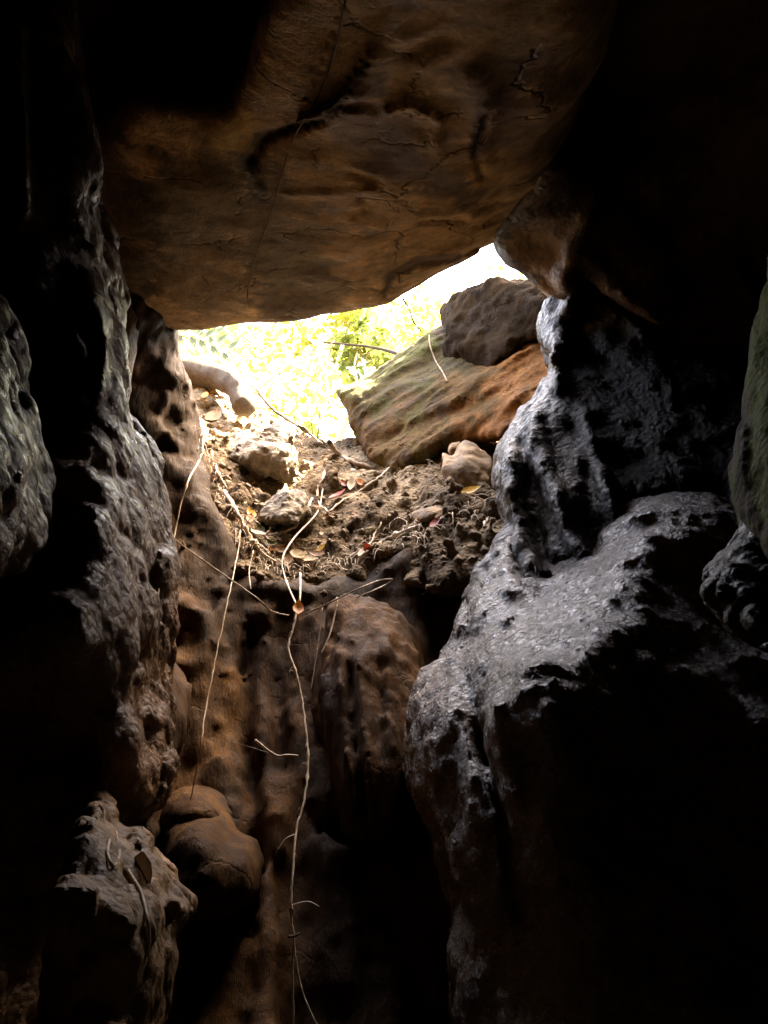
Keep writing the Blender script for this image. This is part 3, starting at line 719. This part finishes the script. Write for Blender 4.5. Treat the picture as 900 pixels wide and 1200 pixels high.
rock('dark_block', 'dark weathered block resting on the tilted slab under the roof boulder',
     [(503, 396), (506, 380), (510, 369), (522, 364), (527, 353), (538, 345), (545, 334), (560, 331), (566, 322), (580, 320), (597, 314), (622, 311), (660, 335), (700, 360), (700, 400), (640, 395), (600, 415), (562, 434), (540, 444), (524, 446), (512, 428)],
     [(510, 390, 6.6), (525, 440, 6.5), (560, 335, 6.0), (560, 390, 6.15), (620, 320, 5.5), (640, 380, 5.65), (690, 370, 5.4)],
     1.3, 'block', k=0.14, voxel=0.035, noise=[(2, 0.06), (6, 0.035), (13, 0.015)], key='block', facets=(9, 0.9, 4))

# stones lying on the slope
def stone(label, outline, Y0, bulge, mat='grey_stone', voxel=0.022, noise=((3, 0.05), (8, 0.03, 'billow')), thick=0.5, tilt=0.0):
    cx = sum(p[0] for p in outline) / len(outline); cyv = sum(p[1] for p in outline) / len(outline)
    y0 = min(p[1] for p in outline); y1 = max(p[1] for p in outline)
    ct = [(p[0], p[1], Y0 + tilt * ((y1 - p[1]) / (y1 - y0) - 0.5)) for p in outline[::2]] + [(cx, cyv, Y0 - bulge)]
    rock('stone', label, outline, ct, thick, mat, sub=0, k=0.08, voxel=voxel, noise=list(noise) + [(22, 0.006)], cat='stone', facets=(10, 0.86, int(cx)))
stone('large grey weathered rock at the top of the soil slope', [(268, 510), (285, 496), (310, 490), (335, 498), (355, 512), (362, 535), (352, 552), (330, 562), (300, 556), (280, 545), (265, 530)], 6.7, 0.6, tilt=0.9, thick=0.9)
stone('grey rock with shaded front low on the soil slope, left of centre', [(308, 590), (325, 570), (345, 572), (360, 585), (365, 600), (350, 612), (330, 618), (312, 610)], 6.0, 0.35, tilt=0.5, thick=0.7)
stone('brown upright stone beside the large grey rock', [(382, 545), (395, 540), (402, 560), (400, 580), (388, 582), (380, 565)], 6.75, 0.2, mat='soil')
stone('pale angular stone with knobbly top under the tilted slab', [(508, 545), (510, 530), (520, 526), (530, 532), (534, 522), (545, 517), (555, 520), (565, 530), (582, 538), (592, 550), (588, 575), (560, 582), (530, 578), (512, 562)],
      5.95, 0.35, mat='stone', noise=((3, 0.03), (8, 0.015)))
stone('small pale stone behind the angular stone', [(524, 528), (528, 516), (538, 514), (542, 524), (535, 535), (526, 536)], 6.2, 0.1, mat='stone', noise=((5, 0.02),))
stone('leaning yellowish stone beside the rough buttress', [(575, 530), (585, 512), (596, 500), (604, 505), (606, 520), (596, 535), (580, 540)], 6.0, 0.2, mat='stone', noise=((4, 0.02),))
stone('flat rounded stone on the right of the pit rim', [(481, 604), (484, 596), (495, 589), (515, 586), (535, 590), (545, 598), (535, 606), (505, 612), (485, 612)], 5.75, 0.18, mat='stone', noise=((4, 0.02), (9, 0.01)))
stone('brown stone low between flat stone and buttress', [(560, 600), (570, 585), (590, 578), (600, 590), (598, 606), (580, 612)], 5.55, 0.12, mat='soil')

# ------------------------------------------------------------------ roots, twigs, branches
def spline(pts, n=10):
    P = [np.array(p, float) for p in pts]
    P = [2 * P[0] - P[1]] + P + [2 * P[-1] - P[-2]]
    out = []
    for i in range(1, len(P) - 2):
        for k in range(n):
            t = k / n
            a, b, c, d = P[i - 1], P[i], P[i + 1], P[i + 2]
            out.append(0.5 * (2 * b + (c - a) * t + (2 * a - 5 * b + 4 * c - d) * t * t + (3 * b - a - 3 * c + d) * t ** 3))
    out.append(P[-2])
    return np.array(out)

def tube(pts, r0, r1, sides=7, n=10, knots=0, wob=0.0, jit=0.15):
    C = spline(pts, n) if n > 1 else np.array(pts, float)
    rr = np.random.RandomState(len(C) + int(abs(C[0, 0] * 97)))
    m = len(C)
    rad = np.linspace(r0, r1, m) * (1 + jit * rr.randn(m).clip(-1, 1))
    for _ in range(knots): rad[rr.randint(1, m - 1)] *= 1.7
    if wob: C[1:-1] += rr.randn(m - 2, 3) * wob
    T = np.gradient(C, axis=0); T /= np.linalg.norm(T, axis=1)[:, None] + 1e-9
    ref = np.array([0.31, 0.9, 0.29])
    A = np.cross(T, ref); A /= np.linalg.norm(A, axis=1)[:, None] + 1e-9
    Bn = np.cross(T, A)
    th = np.arange(sides) * 2 * math.pi / sides
    V = (C[:, None] + rad[:, None, None] * (np.cos(th)[None, :, None] * A[:, None] + np.sin(th)[None, :, None] * Bn[:, None])).reshape(-1, 3)
    i, j = np.meshgrid(np.arange(m - 1), np.arange(sides), indexing='ij')
    j2 = (j + 1) % sides
    Q = np.stack([i * sides + j, i * sides + j2, (i + 1) * sides + j2, (i + 1) * sides + j], -1).reshape(-1, 4)
    n0 = len(V)
    V = np.concatenate([V, C[:1] - T[:1] * rad[0] * 0.5, C[-1:] + T[-1:] * rad[-1] * 0.5])
    k = np.arange(sides); k2 = (k + 1) % sides
    cap0 = np.stack([k2, k, np.full(sides, n0), np.full(sides, n0)], 1)
    cap1 = np.stack([k + (m - 1) * sides, k2 + (m - 1) * sides, np.full(sides, n0 + 1), np.full(sides, n0 + 1)], 1)
    return V, Q, np.concatenate([cap0, cap1])[:, :3]

def tri_mesh(name, V, Q, T3):
    me = bpy.data.meshes.new(name)
    me.from_pydata([tuple(v) for v in V], [], [tuple(int(a) for a in q) for q in Q] + [tuple(int(a) for a in t) for t in T3])
    me.polygons.foreach_set('use_smooth', np.ones(len(me.polygons), bool))
    return me

def tube_obj(name, pts, r0, r1, mat, **kw):
    g = {k: kw.pop(k) for k in ('sides', 'n', 'knots', 'wob', 'jit') if k in kw}
    rough = kw.pop('rough', 0)
    V, Q, T3 = tube(pts, r0, r1, **g)
    if rough: V = V + rough * np.stack([fbm(V * 5.0, 3), fbm(V * 5.0 + 40, 3), fbm(V * 5.0 + 80, 3)], 1)
    c = np.array([V[:, 0].mean(), V[:, 1].mean(), V[:, 2].min()])
    if kw.get('parent') is not None:
        c = np.array(kw['parent'].location)
    o = link(name, tri_mesh(name, V - c, Q, T3), M[mat], **kw)
    if kw.get('parent') is None: o.location = c
    return o

def on(px, py, keys=('slope', 'back', 'slab', 'block'), off=0.02):
    h = hit(px, py, keys)
    if h is None: return pt(px, py, 5.8)
    return np.array(h[0]) - np.array(Vector(ray(px, py)).normalized()) * off

def draped(points, keys=('slope', 'back', 'slab', 'block', 'roof'), off=0.02):
    return [on(x, y, keys, off) for x, y in points]

PX = lambda lst: [pt(*q) for q in lst]
# main hanging root
main = tube_obj('hanging_root', PX([(349, 712, 4.97), (343, 738, 4.93), (338, 760, 4.88), (346, 785, 4.83), (353, 815, 4.79), (358, 850, 4.72), (361, 890, 4.65), (358, 930, 4.58), (347, 975, 4.50), (343, 1030, 4.42), (341, 1070, 4.40), (344, 1098, 4.40), (343, 1130, 4.40), (344, 1215, 4.40)]),
                0.008, 0.0055, 'root', n=8, knots=6, wob=0.0015, label='long wavy pale root hanging down the middle of the cave', cat='root')
tube_obj('side_root', PX([(344, 1098, 4.40), (347, 1125, 4.39), (354, 1160, 4.38), (366, 1190, 4.37), (374, 1204, 4.37)]), 0.005, 0.003, 'root', parent=main, n=6)
tube_obj('twig_stub', PX([(338, 1098, 4.40), (345, 1097, 4.39), (351, 1094, 4.38)]), 0.008, 0.006, 'root_dark', parent=main, n=3)
tube_obj('feeder_root', draped([(385, 545), (378, 575), (372, 600)], off=0.04) + PX([(345, 630, 5.75), (331, 655, 5.5), (335, 680, 5.35), (349, 712, 4.97)]), 0.008, 0.008, 'root', parent=main, n=6, knots=2)
rsh = np.random.RandomState(12)
for k in range(9):
    y = rsh.uniform(735, 1080); px = np.interp(y, [712, 760, 815, 890, 930, 975, 1070, 1130], [349, 338, 353, 361, 358, 347, 341, 343]); Yk = np.interp(y, [712, 760, 815, 890, 975, 1070], [4.97, 4.88, 4.79, 4.65, 4.5, 4.4])
    p = pt(px, y, Yk); d = np.array([rsh.randn(), -0.3, rsh.randn() * 0.5]); L = rsh.uniform(0.03, 0.13)
    tube_obj('root_hair', [p, p + d * L * 0.4, p + d * L * 0.7 + [0, 0, -L * 0.5]], 0.0028, 0.0012, 'root', parent=main, n=3, sides=4)
tube_obj('hanging_root', PX([(352, 672, 5.5), (352, 690, 5.13), (351, 712, 5.00)]), 0.010, 0.008, 'root', n=4, label='short straight root dropping from the rim to the caught leaf', cat='root')
tube_obj('spanning_root', PX([(181, 613, 4.1), (215, 640, 4.3), (260, 672, 4.6), (300, 700, 4.65), (318, 716, 4.80), (338, 721, 4.95)]), 0.006, 0.0045, 'root', n=8, knots=3, label='thin pale root stretched from the left flowstone to the caught leaf', cat='root')
tube_obj('spanning_root', PX([(358, 719, 4.95), (385, 707, 4.85), (420, 690, 4.73), (445, 680, 4.92), (460, 679, 4.9), (452, 685, 4.92), (435, 693, 4.75), (418, 700, 4.83)]), 0.006, 0.0045, 'root', n=7, knots=2,
         label='looped pale root reaching right from the caught leaf', cat='root')
tube_obj('hanging_root', PX([(282, 622, 5.3), (278, 650, 5.2), (268, 700, 4.85), (255, 760, 4.70), (243, 820, 4.58), (234, 880, 4.46), (224, 935, 4.85), (215, 985, 4.8), (208, 1020, 4.8)]), 0.005, 0.004, 'root', n=8, knots=4, wob=0.002,
         label='thin straight root hanging left of the long wavy one', cat='root')
tube_obj('hanging_root', PX([(395, 700, 4.85), (392, 722, 4.83), (386, 745, 4.78), (376, 767, 4.75)]), 0.008, 0.005, 'root', n=6, label='short curved root hanging against the crusted rib top', cat='root')
tube_obj('hanging_root', PX([(378, 712, 4.85), (374, 745, 4.80), (369, 780, 4.74), (364, 810, 4.69)]), 0.006, 0.004, 'root_dark', n=6, label='thin dull root hanging left of the crusted rib', cat='root')
t = tube_obj('snagged_twig', PX([(299, 867, 4.48), (312, 878, 4.49), (325, 886, 4.51), (337, 885, 4.51), (349, 886, 4.51)]), 0.009, 0.007, 'root', n=3, label='small bent pale twig snagged beside the long wavy root', cat='twig')
tube_obj('thread', PX([(262, 868, 4.53), (295, 876, 4.51), (325, 886, 4.51)]), 0.002, 0.002, 'root_dark', parent=t, n=5)
tube_obj('hanging_root', PX([(297, 645, 5.45), (292, 668, 5.4), (294, 690, 5.13)]), 0.006, 0.004, 'root', n=5, label='short thin root dangling from the left end of the rim', cat='root')
tube_obj('hanging_root', draped([(240, 505), (235, 535), (222, 560), (212, 590)], off=0.05) + draped([(207, 615), (202, 640)], off=0.05), 0.010, 0.006, 'root', n=6, knots=3, label='pale root hanging down the left side of the pit', cat='root')
tube_obj('hanging_root', draped([(405, 0), (392, 60), (375, 110), (345, 160), (330, 205), (318, 250), (303, 290), (291, 335), (292, 360), (303, 390)], keys=('roof',), off=0.03), 0.004, 0.005, 'root_dark', n=6, knots=3,
         label='thin brown vine hanging down the face of the roof boulder', cat='vine')
tube_obj('hanging_root', draped([(503, 393), (504, 405), (510, 422), (518, 435), (524, 447)], off=0.04), 0.009, 0.010, 'rim_root', n=6, label='pale root curling down the edge of the dark block', cat='root')
tube_obj('twig', PX([(472, 350, 4.5), (477, 358, 4.55), (481, 366, 4.6), (485, 378, 4.65), (495, 390, 4.7)]), 0.010, 0.006, 'twig', n=5, label='dark bent twig hanging from the edge of the roof boulder', cat='twig')
tube_obj('branch', PX([(378, 401, 8.5), (400, 403, 8.3), (430, 406, 8.1), (455, 411, 7.8), (472, 417, 7.5)]), 0.014, 0.035, 'twig', n=6, label='dark bare branch crossing the bright opening', cat='branch')

# roots lying on the slope
for nm, ps, r, mt, lb in [
    ('slope_root', [(383, 545), (379, 560), (372, 575), (374, 590), (385, 600)], 0.016, 'root', 'thick pale forked root curving down the upper soil slope'),
    ('slope_root', [(366, 584), (358, 600), (348, 615), (330, 624), (314, 628)], 0.016, 'root', 'pale root curving past the shaded grey rock'),
    ('slope_root', [(330, 608), (322, 616), (316, 622), (310, 628)], 0.016, 'root', 'short crooked root beside the shaded grey rock'),
    ('slope_root', [(386, 518), (396, 532), (412, 541), (425, 545), (440, 549)], 0.035, 'root_dark', 'dark knotted root under the lower tip of the slab'),
    ('slope_root', [(456, 548), (440, 562), (420, 576), (400, 588), (386, 599)], 0.011, 'root', 'thin straight root running down from the slab to the rim'),
    ('slope_root', [(242, 505), (248, 530), (255, 552), (266, 572)], 0.014, 'root', 'pale rootlet along the left edge of the pit'),
    ('slope_root', [(262, 575), (276, 596), (288, 620), (303, 644), (325, 660)], 0.022, 'root', 'frayed pale root along the left rim of the pit'),
    ('slope_root', [(418, 660), (432, 645), (452, 632), (475, 622), (492, 615)], 0.02, 'root', 'frayed pale root along the right rim of the pit'),
    ('slope_root', [(566, 618), (576, 604), (590, 594)], 0.012, 'root', 'small pale root poking out beside the buttress'),
    ('slope_root', [(408, 655), (430, 640), (440, 625), (447, 612)], 0.012, 'root', 'thin root rising from the right rim'),
    ('slope_root', [(300, 455), (318, 478), (335, 490), (358, 505), (378, 520)], 0.02, 'root', 'pale root along the crest of the soil slope'),
]:
    tube_obj(nm, draped(ps, off=0.03), r, r * 0.7, mt, n=6, knots=3, wob=0.004, label=lb, cat='root')

# frayed fringe of fine rootlets hanging over the rim, and loose crumbs on the slope
def joined(name, parts, mat, **kw):
    Vs, Qs, Ts, n = [], [], [], 0
    for V, Q, T3 in parts:
        Vs.append(V); Qs.append(Q + n); Ts.append(T3 + n); n += len(V)
    return link(name, tri_mesh(name, np.concatenate(Vs), np.concatenate(Qs), np.concatenate(Ts)), M[mat], **kw)
RIM = [(232, 490), (243, 535), (260, 578), (282, 610), (298, 640), (322, 660), (350, 663), (385, 656), (430, 650), (462, 622), (500, 614), (560, 592), (590, 580)]
rsf = np.random.RandomState(5); fr = []
for k in range(330):
    t = rsf.rand() * (len(RIM) - 1); i = int(t); f = t - i
    x = RIM[i][0] * (1 - f) + RIM[i + 1][0] * f + rsf.randn() * 4; y = RIM[i][1] * (1 - f) + RIM[i + 1][1] * f + rsf.randn() * 7 + 6
    p = on(x, y - 3, off=0.03); L = 0.05 + 0.16 * rsf.rand() ** 2
    d = np.array([rsf.randn() * 0.7, -0.35 - 0.2 * rsf.rand(), -0.3 + 0.5 * rsf.randn()])
    fr.append(tube([p, p + d * L * 0.5 + [0, 0, 0.01], p + d * L * 0.9 + [0, 0, -L * 0.45]], 0.004 + 0.004 * rsf.rand(), 0.002, sides=4, n=3))
joined('rootlet_fringe', fr, 'root', kind='stuff', label='frayed fringe of fine pale rootlets along the rim of the pit')
cr = []
ico = [np.array(v, float) for v in [(0, 0, 1), (0.9, 0, 0.2), (0.2, 0.9, 0.1), (-0.8, 0.3, 0.2), (-0.2, -0.9, 0.1), (0, 0, -0.8)]]
icf = np.array([(0, 1, 2), (0, 2, 3), (0, 3, 4), (0, 4, 1), (5, 2, 1), (5, 3, 2), (5, 4, 3), (5, 1, 4)])
for k in range(1500):
    x, y = rsf.uniform(228, 590), rsf.uniform(455, 680)
    h = hit(x, y, ('slope', 'back', 'slab'))
    h2 = hit(x, y, ('slope',))
    if h is None or h2 is None or h2[3] > h[3] + 1e-4: continue
    r = 0.012 + 0.05 * rsf.rand() ** 4
    V = np.array([v * r * (0.6 + 0.8 * rsf.rand()) for v in ico]) + np.array(h[0])
    cr.append((V, np.zeros((0, 4), int), icf))
joined('soil_crumbs', cr, 'crumb', kind='stuff', label='loose crumbs of soil and stone scattered on the slope')

# fallen log at the crest
lg = tube_obj('fallen_log', PX([(150, 408, 7.3), (205, 430, 7.45), (235, 437, 7.5), (260, 444, 7.45), (278, 456, 7.35), (287, 478, 7.3)]), 0.22, 0.15, 'log', sides=18, n=8, jit=0.0, rough=0.03, label='thick pale curved trunk lying at the left of the opening', cat='log')

# ------------------------------------------------------------------ leaves
def leaf_mesh(name, L=1.0, W=0.4, curl=0.15, fold=0.12, seg=6):
    V = []; Q = []
    for i in range(seg + 1):
        t = i / seg
        w = W * 0.5 * math.sin(math.pi * min(1, t ** 0.8)) ** 0.85 if 0 < i < seg else 0.004
        z = curl * (t - 0.5) ** 2 * 4 * 0.5
        V += [(-w, t * L, z + fold * w * 1.5), (0, t * L, z), (w, t * L, z + fold * w * 1.5)]
    for i in range(seg):
        a = i * 3
        Q += [(a, a + 1, a + 4, a + 3), (a + 1, a + 2, a + 5, a + 4)]
    me = bpy.data.meshes.new(name); me.from_pydata(V, [], Q)
    me.polygons.foreach_set('use_smooth', np.ones(len(me.polygons), bool))
    return me

def fallen(px, py, size, mat, label, rot=None, keys=('slope', 'back', 'slab'), tilt=0.5, group=None, curl=0.3, width=0.5):
    h = hit(px, py, keys)
    if h is None: return
    nrm = (h[1] + Vector((random.uniform(-tilt, tilt), random.uniform(-tilt, tilt) - 0.6, random.uniform(0, tilt)))).normalized()
    if nrm.dot(Vector(ray(px, py))) > 0: nrm = -nrm
    if group is None: size *= 1.35
    me = leaf_mesh('fallen_leaf', size, size * width, curl * size, 0.3)
    o = link('fallen_leaf', me, M[mat], label=label, cat='leaf', group=group)
    q = nrm.to_track_quat('Z', 'Y')
    o.rotation_mode = 'QUATERNION'
    o.rotation_quaternion = q @ Matrix.Rotation(rot if rot is not None else random.uniform(0, 6.3), 4, 'Z').to_quaternion()
    o.location = h[0] + nrm * 0.02 - o.rotation_quaternion @ Vector((0, size * 0.5, 0))
    return o

FL = [(294, 604, 0.13, 'leaf_yellow', 'bright yellow fallen leaf on the left rim of the pit'), (293, 611, 0.12, 'leaf_orange', 'orange fallen leaf just under the bright yellow one'),
      (306, 622, 0.11, 'leaf_lime', 'lime green leaf on the left rim of the pit'), (316, 638, 0.12, 'leaf_lime', 'second yellow-green leaf lower on the left rim'),
      (317, 646, 0.14, 'leaf_orange', 'orange-red leaf low on the left rim'), (325, 645, 0.15, 'leaf_brown', 'large upright brown leaf beside the orange-red one'),
      (256, 561, 0.10, 'leaf_orange', 'orange leaf higher on the left edge of the pit'), (377, 646, 0.10, 'leaf_yellow', 'small yellow leaf at the middle of the rim'),
      (372, 652, 0.13, 'leaf_brown', 'curled brown leaf at the middle of the rim'), (350, 655, 0.2, 'leaf_pale', 'long pale dry leaf lying on the front rim'), (362, 658, 0.16, 'leaf_pale', 'pale dry leaf beside the long one on the rim'),
      (397, 583, 0.17, 'leaf_red', 'large red leaf on the middle of the soil slope'), (404, 569, 0.11, 'leaf_red', 'small red leaf above the large red one'), (412, 570, 0.15, 'leaf_pale', 'white-looking dry leaf beside the small red leaf'),
      (424, 567, 0.10, 'leaf_orange', 'orange leaf right of the white-looking dry leaf'), (433, 645, 0.11, 'leaf_red', 'red leaf on the right part of the rim'), (428, 648, 0.14, 'leaf_pale', 'pale leaf beneath the red one on the rim'),
      (255, 458, 0.16, 'leaf_yellow', 'yellow leaf under the pale fallen trunk'), (263, 466, 0.2, 'leaf_brown', 'reddish brown leaf cluster piece under the fallen trunk'), (240, 466, 0.14, 'leaf_orange', 'orange leaf against the left end of the fallen trunk'),
      (553, 577, 0.15, 'leaf_yellow', 'yellow leaf on the rim by the angular stone'), (520, 605, 0.14, 'leaf_pale', 'pale leaf leaning on the flat rounded stone'), (512, 614, 0.12, 'leaf_red', 'reddish leaf below the flat rounded stone'),
      (490, 612, 0.13, 'leaf_brown', 'brown leaf left of the flat rounded stone'), (300, 628, 0.15, 'leaf_pale', 'pale dry leaf among the left rim roots'), (338, 660, 0.13, 'leaf_brown', 'brown leaf at the lowest point of the rim'),
      (248, 492, 0.28, 'leaf_brown', 'large curled brown leaf at the upper left of the slope')]
for f in FL: fallen(*f)
for k in range(70):
    x, y = random.uniform(240, 470), random.uniform(520, 660)
    fallen(x, y, random.uniform(0.05, 0.1), random.choice(['leaf_brown', 'leaf_pale', 'leaf_brown']), 'tiny dry brown leaf scrap scattered on the soil slope', group='leaf scraps on the soil slope', keys=('slope',))

# leaf caught on the root
o = link('caught_leaf', leaf_mesh('caught_leaf', 0.15, 0.085, 0.05, 0.3), M['leaf_orange'], label='orange-brown leaf caught where the hanging roots meet', cat='leaf')
o.location = pt(349, 722, 4.9); o.rotation_euler = (math.radians(75), 0, math.radians(10))

# dead leaves on the lower left outcrop
o = link('dead_leaf', leaf_mesh('dead_leaf', 0.2, 0.09, 0.06, 0.4), M['leaf_brown'], label='dark glossy curled leaf lying on the lower left outcrop', cat='leaf')
h = hit(165, 1032, ('outcrop',)); o.location = Vector(h[0]) + Vector((0, -0.03, 0.06)); o.rotation_euler = (math.radians(-50), 0, math.radians(20))
for ps, lb in [([(128, 985), (126, 1000), (133, 1015), (140, 1000), (136, 975)], 'looped pale rootlet on the lower left outcrop'), ([(150, 1020), (165, 1045), (172, 1075), (175, 1100), (173, 1120)], 'thin rootlet running down the lower left outcrop')]:
    tube_obj('rootlet', draped(ps, keys=('outcrop',), off=0.015), 0.005, 0.004, 'root', n=6, label=lb, cat='root')
tube_obj('rootlet', draped([(186, 690), (182, 720), (176, 750), (178, 770)], keys=('left',), off=0.02), 0.006, 0.004, 'root', n=6, label='thin rootlet down the right edge of the flowstone wall', cat='root')

# ------------------------------------------------------------------ plants and trees outside
def frond(base_px, tip_px, Yd, n, L, mat, label):
    a, b = pt(*base_px, Yd), pt(*tip_px, Yd + 0.15)
    mid = (a + b) / 2 + np.array([0, 0, 0.1])
    root = link('fern_frond', None, label=label, cat='plant'); root.location = a
    C = spline([a, mid, b], 10)
    V, Q, T3 = tube([a, mid, b], 0.012, 0.005, sides=5, n=10)
    link('stem', tri_mesh('stem', V - a, Q, T3), M['leaf_green'], parent=root)
    me = leaf_mesh('leaflet', L, L * 0.42, 0.05, 0.2); me.materials.append(M[mat])
    for k in range(n):
        c = C[int(2 + (len(C) - 3) * k / (n - 1))]
        d = b - a
        for s in (-1, 1):
            q = link('leaflet', me, parent=root)
            q.location = c - a
            dirv = Vector(d).normalized() * 0.45 + Vector((0.2 * s, -0.1, 0.9 * s))
            dirv.normalize()
            z = Vector((0.1, -0.9, 0.4)); x = dirv.cross(z).normalized(); z = x.cross(dirv).normalized()
            q.rotation_euler = Matrix((x, dirv, z)).transposed().to_euler()
frond((190, 392), (262, 414), 6.2, 6, 0.30, 'leaf_fern', 'green compound leaf hanging at the left corner of the opening')
frond((192, 372), (246, 396), 6.4, 5, 0.30, 'leaf_fern', 'second green compound leaf just under the roof boulder edge')

def leaf_cloud(n, centers, radius, size, rs):
    c = np.array(centers)[rs.randint(0, len(centers), n)]
    d = rs.randn(n, 3); d /= np.linalg.norm(d, axis=1)[:, None]
    p = c + d * (radius * rs.rand(n, 1) ** 0.45) * np.array([1, 1, 0.8])
    u = rs.randn(n, 3); u /= np.linalg.norm(u, axis=1)[:, None]
    v = np.cross(u, rs.randn(n, 3)); v /= np.linalg.norm(v, axis=1)[:, None]
    s = size * (0.6 + 0.8 * rs.rand(n, 1))
    V = np.stack([p - u * s, p + v * s * 0.45, p + u * s, p - v * s * 0.45], 1).reshape(-1, 3)
    return V, np.arange(4 * n).reshape(-1, 4)

def tree(name, label, cat, base, height, spread, nleaf, size, mat, seed, group=None, trunk_r=0.12, nb=9, low=0.35):
    rs = np.random.RandomState(seed)
    root = link(name, None, label=label, cat=cat, group=group); root.location = base
    top = np.array([rs.randn() * 0.08 * height, rs.randn() * 0.08 * height, height * 0.9])
    V, Q, T3 = tube([(0, 0, -0.3), (rs.randn() * 0.05 * height, 0, height * 0.35), top], trunk_r, trunk_r * 0.3, sides=8, n=8)
    link('trunk', tri_mesh('trunk', V, Q, T3), M['bark'], parent=root)
    ends = []
    for k in range(nb):
        t = low + (1 - low) * rs.rand()
        a = top * t; ang = k * 2.4 + rs.rand()
        e = a + np.array([math.cos(ang), math.sin(ang), 0.25 + 0.4 * rs.rand()]) * spread * (1.15 - 0.5 * t) * (0.6 + 0.5 * rs.rand())
        V, Q, T3 = tube([a, (a + e) / 2 + [0, 0, 0.05 * height], e], trunk_r * 0.4, trunk_r * 0.1, sides=5, n=5)
        link('limb', tri_mesh('limb', V, Q, T3), M['bark'], parent=root)
        ends += [e, a * 0.3 + e * 0.7]
    ends.append(top)
    V, Q = leaf_cloud(nleaf, ends, spread * 0.38, size, rs)
    link('crown', mesh_from('crown', V, Q, False), M[mat], parent=root)
    return root
def gz(x, y): return float(ground_h(np.array(x), np.array(y)))
tree('shrub', 'bushy yellow-green shrub standing right behind the crest of the slope', 'shrub', (-0.95, 9.0, gz(-0.95, 9.0) - 0.3), 2.3, 1.0, 800, 0.10, 'leaf_lime', 1, trunk_r=0.03)
tree('shrub', 'slender green shrub in the notch left of the tilted slab', 'shrub', (-0.35, 8.9, gz(-0.35, 8.9) - 0.4), 1.6, 0.7, 420, 0.11, 'leaf_green', 2, trunk_r=0.025)
for k, (x, y, h, s, mt, lb) in enumerate([
    (-4.5, 15, 9, 3.2, 'leaf_green', 'broad green tree outside behind the left corner of the opening'),
    (-1.2, 18, 11, 3.4, 'leaf_lime', 'tall yellow-green tree outside behind the middle of the opening'),
    (2.6, 17, 10, 3.2, 'leaf_green', 'green tree outside behind the tilted slab'),
    (6.5, 14, 9, 3.0, 'leaf_dark', 'dark green tree outside beyond the dark block'),
    (0.8, 24, 13, 4.0, 'leaf_lime', 'farthest pale tree seen through the opening')]):
    tree('tree', lb, 'tree', (x, y, gz(x, y)), h, s, 1500, 0.17, mt, 10 + k, trunk_r=0.16, nb=12, low=0.3)
tree('tree', 'unseen tree added right of the pit to shade its left wall', 'tree', (6.3, 3.5, gz(6.3, 3.5) - 0.2), 12.0, 2.3, 8000, 0.22, 'leaf_green', 31, trunk_r=0.2, nb=18, low=0.35)  # added out of view so its crown keeps sun off the left wall
for k, (pp, lb) in enumerate([([(361, 405, 7.9), (362, 440, 7.8), (363, 480, 7.75), (367, 512, 7.7)], 'thin upright stem in the middle of the bright opening'),
                              ([(366, 407, 8.0), (383, 427, 8.0), (409, 447, 7.9)], 'thin slanting stem in the bright opening'),
                              ([(372, 515, 7.6), (375, 480, 7.65), (372, 450, 7.7)], 'thin pale stem beside the shrub in the opening')]):
    tube_obj('stem', PX(pp), 0.010, 0.007, 'twig', n=5, label=lb, cat='twig')
